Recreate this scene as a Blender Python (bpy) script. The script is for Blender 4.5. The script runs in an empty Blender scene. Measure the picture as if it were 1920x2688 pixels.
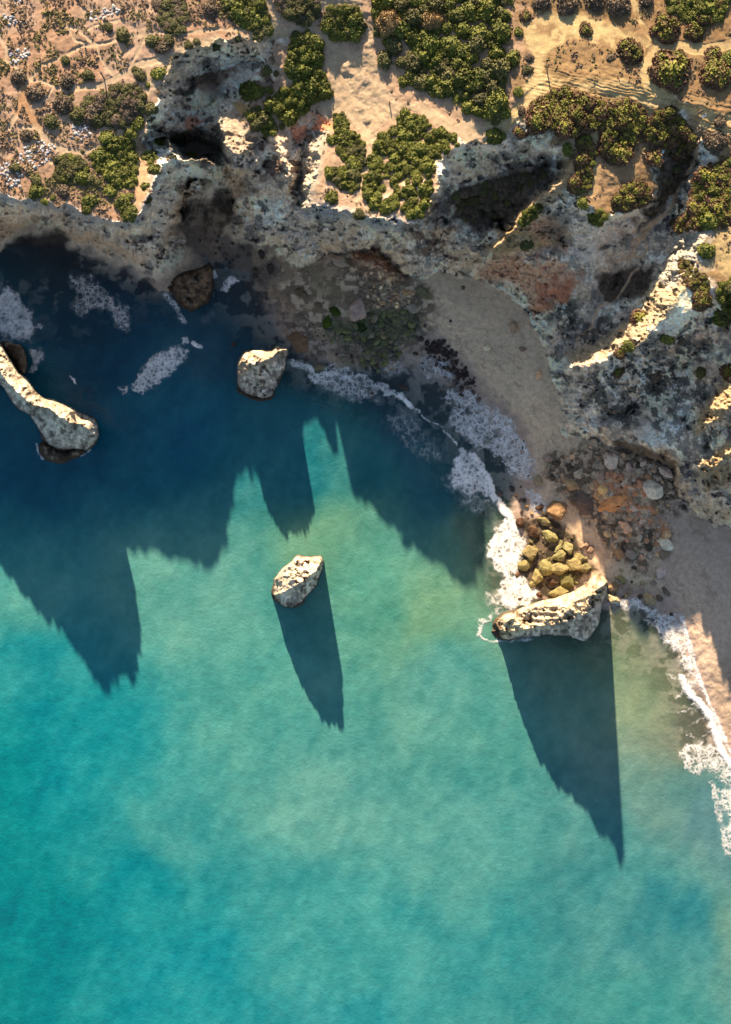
import bpy, bmesh, math, random
import numpy as np
from mathutils import Vector, Matrix

random.seed(7)
np.random.seed(7)
scene = bpy.context.scene
COL = bpy.context.collection

# ---------------------------------------------------------------- camera, sky, sun, exposure
cam_data = bpy.data.cameras.new('camera')
cam = bpy.data.objects.new('camera', cam_data)
COL.objects.link(cam)
cam.location = (0.0, 0.0, 150.0)
cam.rotation_euler = (0.0, 0.0, 0.0)
cam_data.sensor_fit = 'VERTICAL'
cam_data.angle = 2 * math.atan(75.0 / 150.0)
cam_data.clip_start = 1.0
cam_data.clip_end = 6000.0
scene.camera = cam

_el, _dx = math.radians(22.0), 0.16
_az = math.atan2(-_dx, 1.0)                     # sun stands north, a little west
sun_dir = Vector((math.sin(_az) * math.cos(_el), math.cos(_az) * math.cos(_el), math.sin(_el)))
world = bpy.data.worlds.new('World')
scene.world = world
world.use_nodes = True
wn = world.node_tree.nodes
sky = wn.new('ShaderNodeTexSky')
sky.sky_type = 'NISHITA'
sky.sun_disc = False
sky.sun_elevation = _el
sky.sun_rotation = _az
sky.dust_density = 1.0
world.node_tree.links.new(sky.outputs[0], wn['Background'].inputs[0])
wn['Background'].inputs[1].default_value = 0.06
sl = bpy.data.lights.new('sun', 'SUN')
sl.energy = 5.0
sl.angle = math.radians(0.8)
sl.color = (1.0, 0.80, 0.58)
sun = bpy.data.objects.new('sun', sl)
COL.objects.link(sun)
sun.rotation_euler = (-sun_dir).to_track_quat('-Z', 'Y').to_euler()
scene.view_settings.view_transform = 'Standard'
scene.view_settings.look = 'None'
scene.view_settings.exposure = 1.9
scene.view_settings.gamma = 1.0
scene.view_settings.use_curve_mapping = False
scene.render.engine = 'CYCLES'
scene.cycles.max_bounces = 6
scene.cycles.transparent_max_bounces = 12

# ---------------------------------------------------------------- field maths
# The survey frame: (u, v) are picture measurements of a point, CX, CY the point straight
# below the drone, S metres per unit at sea level; at() turns a measured point of known
# height into a place on the ground.
CX, CY, S, HC = 960.0, 1344.0, 75.0 / 1344.0, 150.0
SUN_EL, SUN_DX = 22.0, 0.16


def at(u, v, h=0.0):
    k = S * (1.0 - h / HC)
    return ((u - CX) * k, (CY - v) * k, h)


_tabs = {}


def vnoise(x, y, seed=0):
    if seed not in _tabs:
        _tabs[seed] = np.random.RandomState(1000 + seed).rand(256, 256).astype(np.float32)
    t = _tabs[seed]
    xf, yf = np.floor(x), np.floor(y)
    fx, fy = (x - xf).astype(np.float32), (y - yf).astype(np.float32)
    fx = fx * fx * fx * (fx * (fx * 6 - 15) + 10)
    fy = fy * fy * fy * (fy * (fy * 6 - 15) + 10)
    xi, yi = xf.astype(np.int64) & 255, yf.astype(np.int64) & 255
    xj, yj = (xi + 1) & 255, (yi + 1) & 255
    a = t[yi, xi] * (1 - fx) + t[yi, xj] * fx
    b = t[yj, xi] * (1 - fx) + t[yj, xj] * fx
    return a * (1 - fy) + b * fy


def fbm(x, y, octv=4, seed=0, gain=0.5, ridged=False):
    s = 0.0
    a = 1.0
    n = 0.0
    c, sn = math.cos(0.6), math.sin(0.6)
    for k in range(octv):
        v = vnoise(x + 17.3 * k, y - 9.1 * k, seed + k)
        if ridged:
            v = 1.0 - np.abs(2 * v - 1)
        s = s + a * v
        n += a
        a *= gain
        x, y = (x * c - y * sn) * 2.03, (x * sn + y * c) * 2.03
    return s / n


def sstep(a, b, x):
    t = np.clip((x - a) / (b - a), 0, 1)
    return t * t * (3 - 2 * t)


def seg_dist(U, V, pts):
    d = np.full(U.shape, 1e9, np.float32)
    for (x0, y0), (x1, y1) in zip(pts[:-1], pts[1:]):
        dx, dy = x1 - x0, y1 - y0
        L = dx * dx + dy * dy + 1e-9
        t = np.clip(((U - x0) * dx + (V - y0) * dy) / L, 0, 1)
        d = np.minimum(d, (U - x0 - t * dx) ** 2 + (V - y0 - t * dy) ** 2)
    return np.sqrt(d)


def inside(U, V, pts):
    c = np.zeros(U.shape, bool)
    n = len(pts)
    for i in range(n):
        x0, y0 = pts[i]
        x1, y1 = pts[(i + 1) % n]
        if y0 == y1:
            continue
        c ^= ((y0 > V) != (y1 > V)) & (U < (x1 - x0) * (V - y0) / (y1 - y0) + x0)
    return c


def poly_sd(U, V, pts):
    d = seg_dist(U, V, list(pts) + [pts[0]])
    return np.where(inside(U, V, pts), -d, d)


def solve(u0, v0, nu, nv, step, lines, its=80, mask=None, relax0=64):
    """Heights between measured break lines: membrane fitted through them, coarse to fine."""
    cur = None
    st = relax0
    while st >= step * 0.99:
        f = int(round(st / step))
        mu, mv = (nu - 1) // f + 1, (nv - 1) // f + 1
        acc = np.zeros((mv, mu))
        cnt = np.zeros((mv, mu))
        for ln in lines:
            P = np.array(ln, float)
            if len(P) == 1:
                P = np.vstack([P, P])
            for a, b in zip(P[:-1], P[1:]):
                n = int(np.hypot(*(b - a)[:2]) / (st * 0.5)) + 1
                t = np.linspace(0, 1, n + 1)[:, None]
                q = a + (b - a) * t
                i = np.round((q[:, 0] - u0) / st).astype(int)
                j = np.round((q[:, 1] - v0) / st).astype(int)
                ok = (i >= 0) & (i < mu) & (j >= 0) & (j < mv)
                np.add.at(acc, (j[ok], i[ok]), q[ok, 2])
                np.add.at(cnt, (j[ok], i[ok]), 1)
        fix = cnt > 0
        val = np.where(fix, acc / np.maximum(cnt, 1), 0)
        if mask is not None:
            mm = mask[::f, ::f][:mv, :mu]
            val = np.where(mm[1], val, val)
        if cur is None:
            cur = np.full((mv, mu), val[fix].mean() if fix.any() else 0.0)
            n_it = 600
        else:
            pj = np.clip(np.arange(mv) / 2.0, 0, cur.shape[0] - 1)
            pi = np.clip(np.arange(mu) / 2.0, 0, cur.shape[1] - 1)
            j0 = np.minimum(pj.astype(int), cur.shape[0] - 1)
            i0 = np.minimum(pi.astype(int), cur.shape[1] - 1)
            j1, i1 = np.minimum(j0 + 1, cur.shape[0] - 1), np.minimum(i0 + 1, cur.shape[1] - 1)
            fj, fi = (pj - j0)[:, None], (pi - i0)[None]
            cur = (cur[j0][:, i0] * (1 - fi) + cur[j0][:, i1] * fi) * (1 - fj) + (cur[j1][:, i0] * (1 - fi) + cur[j1][:, i1] * fi) * fj
            n_it = its
        cur = np.where(fix, val, cur)
        for _ in range(n_it):
            p = np.pad(cur, 1, mode='edge')
            new = 0.25 * (p[:-2, 1:-1] + p[2:, 1:-1] + p[1:-1, :-2] + p[1:-1, 2:])
            cur = np.where(fix, val, new)
        st = st / 2
    return cur


def bil(F, x, y):
    h, w = F.shape
    x = np.clip(x, 0, w - 1.001)
    y = np.clip(y, 0, h - 1.001)
    i, j = x.astype(int), y.astype(int)
    fx, fy = x - i, y - j
    return (F[j, i] * (1 - fx) + F[j, i + 1] * fx) * (1 - fy) + (F[j + 1, i] * (1 - fx) + F[j + 1, i + 1] * fx) * fy


# ---------------------------------------------------------------- break lines (u, v, height in metres)
def hl(h, *pts):
    return [(x, y, h) for x, y in pts]


W_FOOT = [(-100, 640), (6, 655), (12, 627), (39, 603), (95, 592), (138, 603), (169, 623), (197, 635), (276, 662), (347, 702),
          (394, 729), (422, 753), (445, 761), (461, 741), (489, 718), (552, 698), (560, 678), (528, 662), (504, 651), (481, 631)]
M_FOOT = [(571, 637), (600, 628), (640, 622), (690, 640), (723, 651), (735, 674), (758, 694), (770, 724), (813, 698), (837, 682), (876, 664),
          (912, 668), (940, 657), (967, 655), (1006, 674), (1034, 702), (1066, 733), (1089, 743), (1133, 733), (1156, 718),
          (1192, 714), (1207, 722), (1247, 725), (1280, 741)]
E_FOOT = [(1280, 741), (1331, 773), (1371, 808), (1394, 832), (1410, 871), (1422, 915), (1438, 958), (1453, 1005), (1465, 1045),
          (1477, 1084), (1489, 1124), (1505, 1143), (1524, 1151), (1564, 1151)]
LINES = [
    # west plateau and its rim
    [(-100, -100, 19.5), (300, -100, 19.5), (700, -100, 19.5), (1000, -100, 19.5), (1400, -100, 20), (2020, -100, 21)],
    [(-100, 300, 19.2), (-100, 500, 18.5)], [(0, 250, 19.2), (200, 250, 19.0), (330, 300, 18.8)], [(100, 50, 19.4), (450, 60, 19.4)],
    [(-100, 505, 18.5), (0, 508, 18.5), (71, 524, 18.5), (165, 536, 18.5), (244, 571, 18.3), (327, 583, 18.4), (366, 567, 18.6), (394, 508, 18.6), (425, 430, 17.5)],
    [(425, 430, 17.0), (457, 418, 16.5), (516, 418, 16.8), (559, 437, 15.8)],
    [(437, 366, 17.5), (461, 414, 16.4)], [(390, 345, 18.3), (437, 366, 17.0)],
    [(p[0], p[1], 0.0) for p in W_FOOT],
    [(560, 470, 4.0), (500, 480, 2.2), (480, 520, 1.6), (473, 560, 1.2), (469, 603, 0.6), (481, 631, 0.3)],
    [(430, 620, 7.5), (470, 520, 8.5), (540, 452, 9.5)], [(300, 630, 7.0), (200, 600, 7.0), (110, 570, 8.0), (20, 585, 8)],
    # ravine
    [(385, 350, 18.4), (390, 335, 18.4), (410, 285, 18.6), (425, 240, 18.8), (430, 200, 19), (440, 175, 19), (457, 140, 19), (480, 130, 19), (545, 115, 19),
     (575, 103, 19), (620, 92, 19), (645, 95, 18.8), (680, 108, 18.2), (720, 112, 17.2), (755, 125, 16.6)],
    [(500, 215, 12.5), (560, 190, 12.5), (620, 165, 13.5), (680, 165, 15)], [(540, 300, 10), (480, 300, 11), (600, 250, 11.5)],
    [(405, 350, 12), (450, 345, 11.5), (505, 340, 10.5), (540, 330, 9.5), (585, 365, 10)],
    [(415, 362, 7), (460, 370, 6), (520, 372, 5.5), (575, 395, 5)], [(480, 400, 6), (560, 425, 5)],
    [(600, 440, 5.5), (617, 520, 2), (617, 570, 1.2), (610, 600, 0.8), (575, 633, 0.5)], [(540, 560, 1.0), (520, 610, 0.7)],
    # spit with shrubs, right of the ravine
    [(700, 130, 17.2), (640, 262, 14.2), (612, 268, 14.2), (587, 276, 14.4), (583, 335, 16.5), (596, 385, 18.4)],
    [(720, 200, 15.4), (660, 260, 14.8), (640, 320, 15.5)],
    # grey massif
    [(596, 385, 18.6), (612, 400, 18.4), (640, 398, 18.0)], [(668, 384, 13.4), (690, 372, 12.8)], [(725, 350, 14.6), (745, 400, 15.2), (757, 450, 14.9), (760, 500, 13.4)], [(762, 322, 15)],
    [(602, 440, 16.8), (644, 450, 16.4)], [(682, 450, 10.6), (700, 430, 11)], [(622, 530, 10.5), (655, 520, 11.5), (700, 530, 9), (740, 560, 9.4), (770, 580, 7.6)],
    [(640, 590, 5.0), (700, 600, 5.5), (745, 640, 4.5), (780, 665, 4.2), (830, 640, 5.5)],
    hl(0.6, *M_FOOT[:5]), hl(0.6, *M_FOOT[5:17]), hl(1.5, *M_FOOT[17:]),
    # gully west of the middle headland
    [(835, 318, 14.6), (805, 345, 13), (790, 400, 11.2), (783, 470, 9.5), (788, 540, 8.2)],
    # middle headland rim
    [(822, 362, 14.0), (812, 420, 13.6), (803, 490, 13.0)],
    [(880, 312, 15.6), (850, 350, 15.7), (838, 395, 16), (828, 453, 16), (814, 505, 15.8), (800, 544, 15.4), (861, 545, 16), (884, 548, 16.6),
     (955, 575, 17.6), (1046, 579, 18.8), (1085, 591, 19.2), (1113, 579, 19.8), (1133, 528, 20.2), (1152, 473, 20), (1148, 426, 19.6), (1168, 398, 19), (1200, 378, 19),
     (1231, 370, 19), (1280, 370, 18.2), (1345, 372, 17.4), (1395, 384, 17.6), (1440, 392, 19.6), (1480, 385, 19.8), (1512, 394, 19.2)],
    [(850, 610, 8.5), (920, 620, 8.5), (1000, 635, 9), (1060, 665, 8.5), (1110, 650, 9.5)],
    [(860, 130, 16.6), (900, 200, 16.2), (940, 290, 16.4), (960, 330, 16.4)], [(1050, 450, 17.6)], [(1100, 265, 18.2), (1200, 305, 18.8), (1300, 335, 19)],
    [(1150, 150, 18.6), (1300, 200, 19.4)],
    # east plateau
    [(1500, 200, 20.6), (1700, 220, 20.6), (1900, 300, 20.4)], [(1400, 330, 20.4), (1480, 330, 20.6), (1540, 300, 20.4)], [(1400, 50, 19.8), (1900, 50, 20.6)], [(1830, 372, 19.2), (1920, 380, 19.4), (2020, 390, 19.5)],
    # middle dark valley
    [(1150, 545, 11), (1180, 482, 12.5), (1250, 472, 11.8), (1330, 452, 11.8), (1390, 428, 12.5), (1425, 436, 13)],
    [(1190, 570, 8.8), (1280, 560, 8.6), (1330, 600, 7.5)], [(1100, 690, 4.5), (1150, 640, 7.2), (1160, 600, 8.5)],
    [(1512, 394, 19.2), (1485, 473, 18.9), (1445, 505, 18.2), (1410, 535, 17.2), (1370, 570, 16.2), (1330, 610, 15.2), (1300, 655, 14.0)],
    [(1475, 438, 15.6), (1425, 478, 14.6), (1382, 518, 13.8), (1335, 562, 12.8), (1296, 610, 11.4)],
    [(1300, 690, 9.2), (1380, 690, 10), (1450, 680, 10.5)], [(1330, 740, 4.5), (1400, 760, 6), (1470, 790, 6.5)], [(1240, 700, 3.6), (1290, 718, 3.6)],
    # spit between the two valleys
    [(1470, 560, 13.8), (1500, 522, 17.8), (1530, 520, 18.6), (1560, 545, 18.8), (1590, 572, 18.4), (1640, 560, 18.2), (1700, 530, 17.6), (1715, 500, 17.8), (1718, 430, 18.4), (1745, 355, 18.6), (1790, 300, 19.3)],
    [(1600, 460, 19), (1560, 420, 19)], [(1660, 360, 18.8)],
    [(1480, 640, 11), (1560, 672, 10.8), (1620, 645, 11), (1680, 602, 11.8), (1735, 530, 13.2), (1780, 450, 14.6), (1812, 400, 15.6)],
    # eastern valley floor
    [(1826, 420, 15.8), (1795, 500, 14), (1745, 575, 12.4), (1690, 620, 11.2), (1660, 660, 10.6)], [(1620, 735, 7.6), (1600, 760, 7.4)], [(1560, 760, 8.6), (1520, 830, 6.4), (1470, 860, 3.5)],
    [(1690, 690, 10.2), (1650, 740, 9.2), (1600, 820, 8), (1530, 880, 6.2)],
    # lit ridge
    [(2020, 520, 18.6), (1900, 560, 18.2), (1860, 630, 18.6), (1825, 690, 18.4), (1795, 755, 18.2), (1755, 815, 17.8), (1710, 872, 17), (1655, 912, 15.6), (1575, 948, 13.2), (1505, 966, 10.5)],
    [(1795, 620, 15.2), (1755, 660, 13.2), (1710, 730, 12), (1650, 820, 10.8), (1580, 870, 9), (1490, 920, 6.8)], [(1850, 450, 18.4), (1890, 520, 18.4)], [(1815, 470, 17.6), (1830, 540, 17.8), (1800, 600, 16.8)],
    [(1870, 740, 18.4), (1825, 820, 17.4), (1765, 890, 16.0), (1700, 945, 13.6), (1610, 985, 10.8), (1525, 1000, 8.0)],
    [(1610, 1080, 7), (1700, 1080, 7.4), (1560, 1120, 4.2), (1760, 1020, 8.2), (1800, 960, 9.6), (1850, 900, 11.5)], [(1480, 980, 3.2), (1495, 1060, 3.2), (1530, 1130, 3)],
    hl(1.9, *E_FOOT[:12]), hl(1.2, *E_FOOT[11:]),
    # overhang rim of the eastern bowl and rockfall behind it
    [(1590, 1142, 4.5), (1700, 1160, 7.5), (1742, 1180, 8), (1780, 1214, 7.6), (1799, 1262, 5.5), (1806, 1322, 3)],
    [(1575, 1162, 0.9), (1690, 1196, 2.2), (1728, 1214, 2.4), (1760, 1244, 2), (1776, 1290, 1.6), (1786, 1332, 1)],
    [(1810, 1330, 1.6), (1826, 1356, 0.7), (1868, 1372, 0.7), (1920, 1392, 0.7), (2020, 1420, 0.7)], [(1840, 1330, 3.2), (1920, 1358, 3.6), (2020, 1380, 4)],
    [(1990, 1005, 19), (1920, 1060, 17.4), (1868, 1104, 14), (1822, 1150, 9.6)], [(1990, 880, 15), (1900, 965, 12.2), (1842, 1040, 9.8), (1798, 1105, 7.6)], [(1990, 1090, 15.5), (1905, 1128, 12.2), (1852, 1172, 8.5)],
    [(1990, 1150, 18), (1920, 1186, 16), (1866, 1222, 12.6), (1835, 1242, 9)], [(1990, 1225, 12), (1920, 1246, 9), (1860, 1264, 6)], [(1990, 1275, 11.5), (1920, 1292, 9), (1868, 1305, 5.5)],
    [(2020, 800, 19.5), (1920, 760, 19.2)], [(1910, 860, 12.5)],
    [(1650, 1270, 2.4), (1700, 1300, 2.2), (1600, 1290, 1.8)], [(1500, 1250, 0.9), (1560, 1400, 0.8), (1680, 1480, 0.8), (1620, 1540, 0.3)],
    # beaches
    [(1180, 790, 1.5), (1340, 860, 1.7), (1400, 960, 1.6), (1440, 1080, 1.4), (1520, 1200, 1.2)], [(1100, 790, 0.9)],
    [(760, 900, 0.0), (850, 940, 0.05), (960, 930, 0.1), (1060, 900, 0.1), (1110, 870, 0.12), (1180, 930, 0.05), (1270, 1035, 0.05), (1340, 1105, 0.05), (1385, 1180, 0.05), (1380, 1260, 0.05), (1350, 1330, 0), (1390, 1420, 0), (1370, 1500, 0), (1420, 1570, 0), (1560, 1580, 0.05)],
    [(620, 650, 0.25), (660, 700, 0.05), (700, 750, 0.03), (730, 810, 0.02), (760, 900, 0)], [(720, 720, 0.7), (790, 780, 0.5), (820, 850, 0.4)],
    [(1640, 1545, 0.05), (1700, 1570, 0.05), (1770, 1600, 0.05), (1800, 1660, 0.05), (1830, 1780, 0.05), (1870, 1870, 0.03), (1905, 1960, 0.03), (1950, 2080, 0)],
    [(1750, 1480, 0.9), (1850, 1560, 1.3), (1900, 1750, 1.0), (1960, 1900, 0.7), (2020, 2050, 0.6)], [(1820, 1420, 1.0), (2020, 1600, 2)],
    # debris fan under the middle cliff
    [(940, 672, 3.2), (990, 690, 3.4), (1040, 726, 2.6)], [(920, 740, 1.4), (1000, 780, 1.6), (1090, 770, 0.9)], [(900, 830, 0.4), (1010, 850, 0.5)],
    # sea bed
    [(-100, 700, -1.6), (100, 650, -0.22), (180, 668, -0.3), (260, 740, -0.8), (400, 790, -1.2), (520, 760, -0.9), (600, 700, -0.45)], [(520, 668, -0.12), (560, 690, -0.3)], [(640, 790, -0.5), (700, 880, -0.5)],
    [(-100, 880, -1.6), (250, 900, -1.3), (380, 900, -2.0), (560, 900, -2.2), (700, 1010, -1.6), (800, 1000, -0.6), (950, 1020, -0.6), (1100, 1010, -0.35), (1220, 1120, -0.4), (1300, 1240, -0.5), (1290, 1400, -0.8), (1300, 1560, -0.6), (1440, 1640, -0.7), (1560, 1640, -0.5), (1680, 1640, -0.5), (1760, 1740, -0.6), (1800, 1880, -0.6), (1850, 2010, -0.5), (1900, 2100, -0.6)],
    [(-100, 1100, -4.5), (400, 1100, -4.5), (800, 1150, -3), (1080, 1200, -1.8), (1150, 1400, -2.4), (1200, 1650, -2.6), (1500, 1760, -2), (1680, 1800, -1.6), (1750, 2000, -1.8), (1800, 2100, -1.8)],
    [(-100, 1400, -6), (1000, 1400, -5), (1200, 1900, -4.5), (1500, 2100, -4)], [(-100, 2100, -7), (1000, 2100, -6)],
]
GU0, GV0, GST = -100, -100, 4
GNU, GNV = (2020 - GU0) // GST + 1, (2100 - GV0) // GST + 1
HB = solve(GU0, GV0, GNU, GNV, GST, LINES, its=70)


def base_height(U, V):
    return bil(HB, (U - GU0) / GST, (V - GV0) / GST)
# ---------------------------------------------------------------- colours measured off the photograph
def lin(c):
    c = np.asarray(c, float) / 255.0
    return np.where(c <= 0.04045, c / 12.92, ((c + 0.055) / 1.055) ** 2.4)


def L(*c):            # base colour of something the photo shows in full sun
    return np.clip(lin(c) / np.array([2.36, 2.09, 1.87]), 0.004, 0.72)


def D(*c):            # base colour of something the photo shows in open shade
    a = lin(c) / np.array([0.44, 0.545, 0.71])
    return np.clip(a * min(1.0, 0.72 / a.max()), 0.004, 0.72)


# ---------------------------------------------------------------- the land sheet
def lines_to(lo, hi, step, far):
    core = np.arange(lo, hi + step * 0.5, step)
    out, d, x = [], step, 0.0
    while x < far:
        d *= 1.25
        x += d
        out.append(x)
    out = np.array(out)
    return np.concatenate([lo - out[::-1], core, core[-1] + out]), len(out)


STEP = 2.0
uu, UPAD = lines_to(-70, 1990, STEP, 6000)
vv, VPAD = lines_to(-70, 2060, STEP, 6000)
vv = vv[vv < 2700]
U, V = np.meshgrid(uu, vv)
U = U.astype(np.float32)
V = V.astype(np.float32)
W1 = fbm(U / 26, V / 26, 4, 71) - 0.5
W2 = fbm(U / 26 + 50, V / 26 + 20, 4, 81) - 0.5
wq = sstep(0, 60, U + 70) * sstep(0, 60, 1990 - U)


def blob(pts, feather=10, warp=18, k=1.0, pad=40):
    """coverage 0..1 of a measured outline with a ragged edge"""
    P = np.array(pts, float)
    u0, v0 = P.min(0) - pad
    u1, v1 = P.max(0) + pad
    i0, i1 = np.searchsorted(uu, [u0, u1])
    j0, j1 = np.searchsorted(vv, [v0, v1])
    A = np.zeros(U.shape, np.float32)
    if i1 <= i0 or j1 <= j0:
        return A
    sub = np.s_[j0:j1, i0:i1]
    d = poly_sd(U[sub] + warp * W1[sub] * 2, V[sub] + warp * W2[sub] * 2, [tuple(p) for p in pts])
    A[sub] = k * sstep(feather, -feather, d)
    return A


def line(pts, w, feather=4, warp=6, k=1.0):
    P = np.array(pts, float)
    pad = w + feather + 20
    u0, v0 = P.min(0) - pad
    u1, v1 = P.max(0) + pad
    i0, i1 = np.searchsorted(uu, [u0, u1])
    j0, j1 = np.searchsorted(vv, [v0, v1])
    A = np.zeros(U.shape, np.float32)
    if i1 <= i0 or j1 <= j0:
        return A
    sub = np.s_[j0:j1, i0:i1]
    d = seg_dist(U[sub] + warp * W1[sub] * 2, V[sub] + warp * W2[sub] * 2, [tuple(p) for p in pts])
    A[sub] = k * sstep(w + feather, w - feather, d)
    return A


def tA(*p):
    return [(x * 0.394, y * 0.394) for x, y in p]


def tB(*p):
    return [(640 + x * 0.394, y * 0.394) for x, y in p]


def tC(*p):
    return [(1280 + x * 0.394, y * 0.394) for x, y in p]


def tD(*p):
    return [(x * 0.394, 560 + y * 0.394) for x, y in p]


def tE(*p):
    return [(640 + x * 0.394, 560 + y * 0.394) for x, y in p]


def tF(*p):
    return [(1280 + x * 0.394, 560 + y * 0.394) for x, y in p]


def tG(*p):
    return [(1240 + x * 0.4187, 1140 + y * 0.4187) for x, y in p]


# worn ground -----------------------------------------------------------------
PATHS = [
    (tA((-160, 60), (0, 250), (40, 310), (50, 400), (140, 470), (200, 530), (300, 550), (350, 575), (440, 600)), 3.6),
    (tA((440, 600), (560, 580), (660, 570), (760, 530), (860, 470), (960, 420), (1080, 400)), 6.5),
    (tA((200, 530), (290, 430), (430, 370), (570, 300), (700, 290), (860, 250), (960, 235), (1060, 215), (1200, 235), (1400, 200), (1624, 200)), 3.4),
    (tA((650, 300), (670, 380), (710, 450), (760, 500)), 2.6), (tA((970, 240), (930, 330), (860, 460)), 3.0),
    (tA((440, 180), (520, 200), (590, 260), (650, 300)), 3.4), (tA((590, 200), (640, 165), (820, 130)), 2.6), (tA((570, 290), (500, 275), (470, 200)), 2.6),
    (tA((200, 530), (150, 600), (130, 720), (80, 820), (60, 860)), 4.0), (tA((160, 600), (190, 720), (230, 800), (270, 870), (330, 960), (430, 1000)), 6.5),
    (tA((350, 580), (320, 650), (220, 690)), 2.4), (tA((870, 740), (890, 800), (820, 860), (720, 960), (560, 1020), (420, 990), (340, 1080)), 4.2),
    (tA((930, 880), (915, 950), (900, 1010), (930, 1100), (950, 1200), (930, 1300), (900, 1380)), 9.0),
    (tA((130, 850), (230, 850)), 4.0), (tA((980, 450), (990, 540), (970, 640), (930, 720)), 4.5),
    (tB((100, -100), (130, 30), (190, 120), (240, 200)), 14), (tB((-60, 250), (60, 250), (200, 250), (320, 200), (430, 200), (540, 260), (620, 330)), 9),
    (tB((530, 60), (540, 20), (640, 5), (760, 5), (790, 100), (810, 180), (840, 230), (845, 310)), 6.5),
    (tB((840, 980), (830, 1060), (810, 1150), (780, 1260), (740, 1330)), 5.0), (tB((1080, 1270), (1100, 1370)), 3.0),
    (tC((20, 860), (100, 840), (180, 770), (260, 690), (340, 620), (430, 590)), 15),
    (tC((960, -60), (1010, 130), (1100, 260), (1180, 315)), 6), (tC((1180, 315), (1090, 350), (1050, 450), (1080, 560), (1160, 640)), 12),
    (tC((1180, 315), (1300, 310), (1450, 330), (1624, 290), (1750, 280)), 12), (tC((700, 880), (730, 980), (740, 1100), (700, 1290)), 8),
    (tC((1060, 840), (1090, 740)), 5), (tC((1380, 900), (1400, 960), (1380, 1080), (1330, 1160), (1270, 1260), (1250, 1360), (1180, 1430), (1060, 1530), (960, 1624)), 4.5),
    (tF((960, 300), (970, 240), (1060, 130), (1100, 90)), 3), (tF((840, 320), (960, 285), (1040, 300), (1060, 220), (1040, 170)), 2.6), (tF((600, 840), (680, 770), (740, 640), (870, 560), (960, 410), (1040, 340)), 2.4),
]
pathm = np.zeros(U.shape, np.float32)
for p, w in PATHS:
    pathm = np.maximum(pathm, line(p, w * 1.3, 2.6, 5))
clear = blob(tB((540, 330), (700, 345), (860, 335), (890, 420), (910, 500), (960, 600), (1030, 680), (1130, 680), (1200, 690), (1330, 780), (1400, 830), (1500, 800), (1640, 860), (1660, 960),
                (1500, 960), (1440, 905), (1330, 860), (1200, 760), (1100, 725), (1020, 765), (900, 855), (870, 950), (845, 1030), (815, 1020), (760, 890), (700, 790), (640, 750), (560, 770), (500, 715), (580, 660), (570, 520), (545, 440)), 3, 5)
track = blob([(1372, 60), (1440, 30), (1560, 50), (1700, 110), (1700, 150), (1600, 120), (1500, 90), (1430, 150), (1420, 190), (1480, 215), (1640, 215), (1780, 260), (1990, 330), (1990, 380),
              (1900, 352), (1850, 330), (1800, 290), (1740, 275), (1690, 280), (1590, 250), (1500, 225), (1440, 232), (1400, 262), (1370, 250), (1400, 190)], 8, 16)
UW, VW = U + 30 * W1 * wq, V + 30 * W2 * wq
H = base_height(UW, VW).astype(np.float32)
gy, gx = np.gradient(HB, GST * S)
SL = bil(np.hypot(gx, gy), (UW - GU0) / GST, (VW - GV0) / GST).astype(np.float32)
cl = sstep(0.35, 1.1, SL)
land = sstep(0.2, 1.2, H)
n40 = fbm(U / 40, V / 40, 4, 11)
n12 = fbm(U / 12, V / 12, 3, 23)
nrd = fbm(U / 55 + 3, V / 70, 5, 31, ridged=True)
nbig = fbm(U / 170, V / 170, 4, 41)
pit = fbm(U / 15, V / 15, 2, 51)
pit2 = fbm(U / 30 + 9, V / 24, 3, 61)
ggx = bil(gx, (UW - GU0) / GST, (VW - GV0) / GST)
ggy = bil(gy, (UW - GU0) / GST, (VW - GV0) / GST)
ws = (ggy ** 2 / (ggx ** 2 + ggy ** 2 + 1e-6)).astype(np.float32)
gul = ws * fbm((U + 20 * W1) / 13, (V + 30 * W2) / 60, 4, 151, ridged=True) + (1 - ws) * fbm((U + 30 * W2) / 60, (V + 20 * W1) / 13, 4, 161, ridged=True)
n5 = fbm(U / 5, V / 5, 2, 171)
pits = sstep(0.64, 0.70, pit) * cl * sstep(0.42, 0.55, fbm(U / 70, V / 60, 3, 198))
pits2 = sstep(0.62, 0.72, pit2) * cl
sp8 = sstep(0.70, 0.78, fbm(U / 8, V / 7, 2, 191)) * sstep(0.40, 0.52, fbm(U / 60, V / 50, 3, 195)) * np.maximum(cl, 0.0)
H = H + land * (cl * (0.9 * (nrd - 0.62) + 0.9 * (gul - 0.64) + 0.28 * (n12 - 0.5) + 0.22 * (n5 - 0.5)) - 0.4 * pits - 0.6 * pits2 - 0.35 * sp8)
ter = (H + 1.6 * (n40 - 0.5) + 0.5 * W1) / 1.15
ter = ter - np.floor(ter)
H = H + land * cl * 0.6 * (sstep(0.3, 0.5, ter) - ter)
bare = np.clip(np.maximum(np.maximum(clear, track), pathm), 0, 1)
H = H + sstep(1, 5, H) * (1 - cl) * (1 - 0.82 * bare) * (0.24 * (n40 - 0.5) + 0.10 * (n12 - 0.5)) - 0.06 * pathm
low = 1 - sstep(0.6, 1.6, H)
H = H + low * (0.07 * (n40 - 0.5) + 0.03 * (n12 - 0.5))
fU, fV, fW1, fW2 = U.ravel(), V.ravel(), W1.ravel(), W2.ravel()

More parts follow.
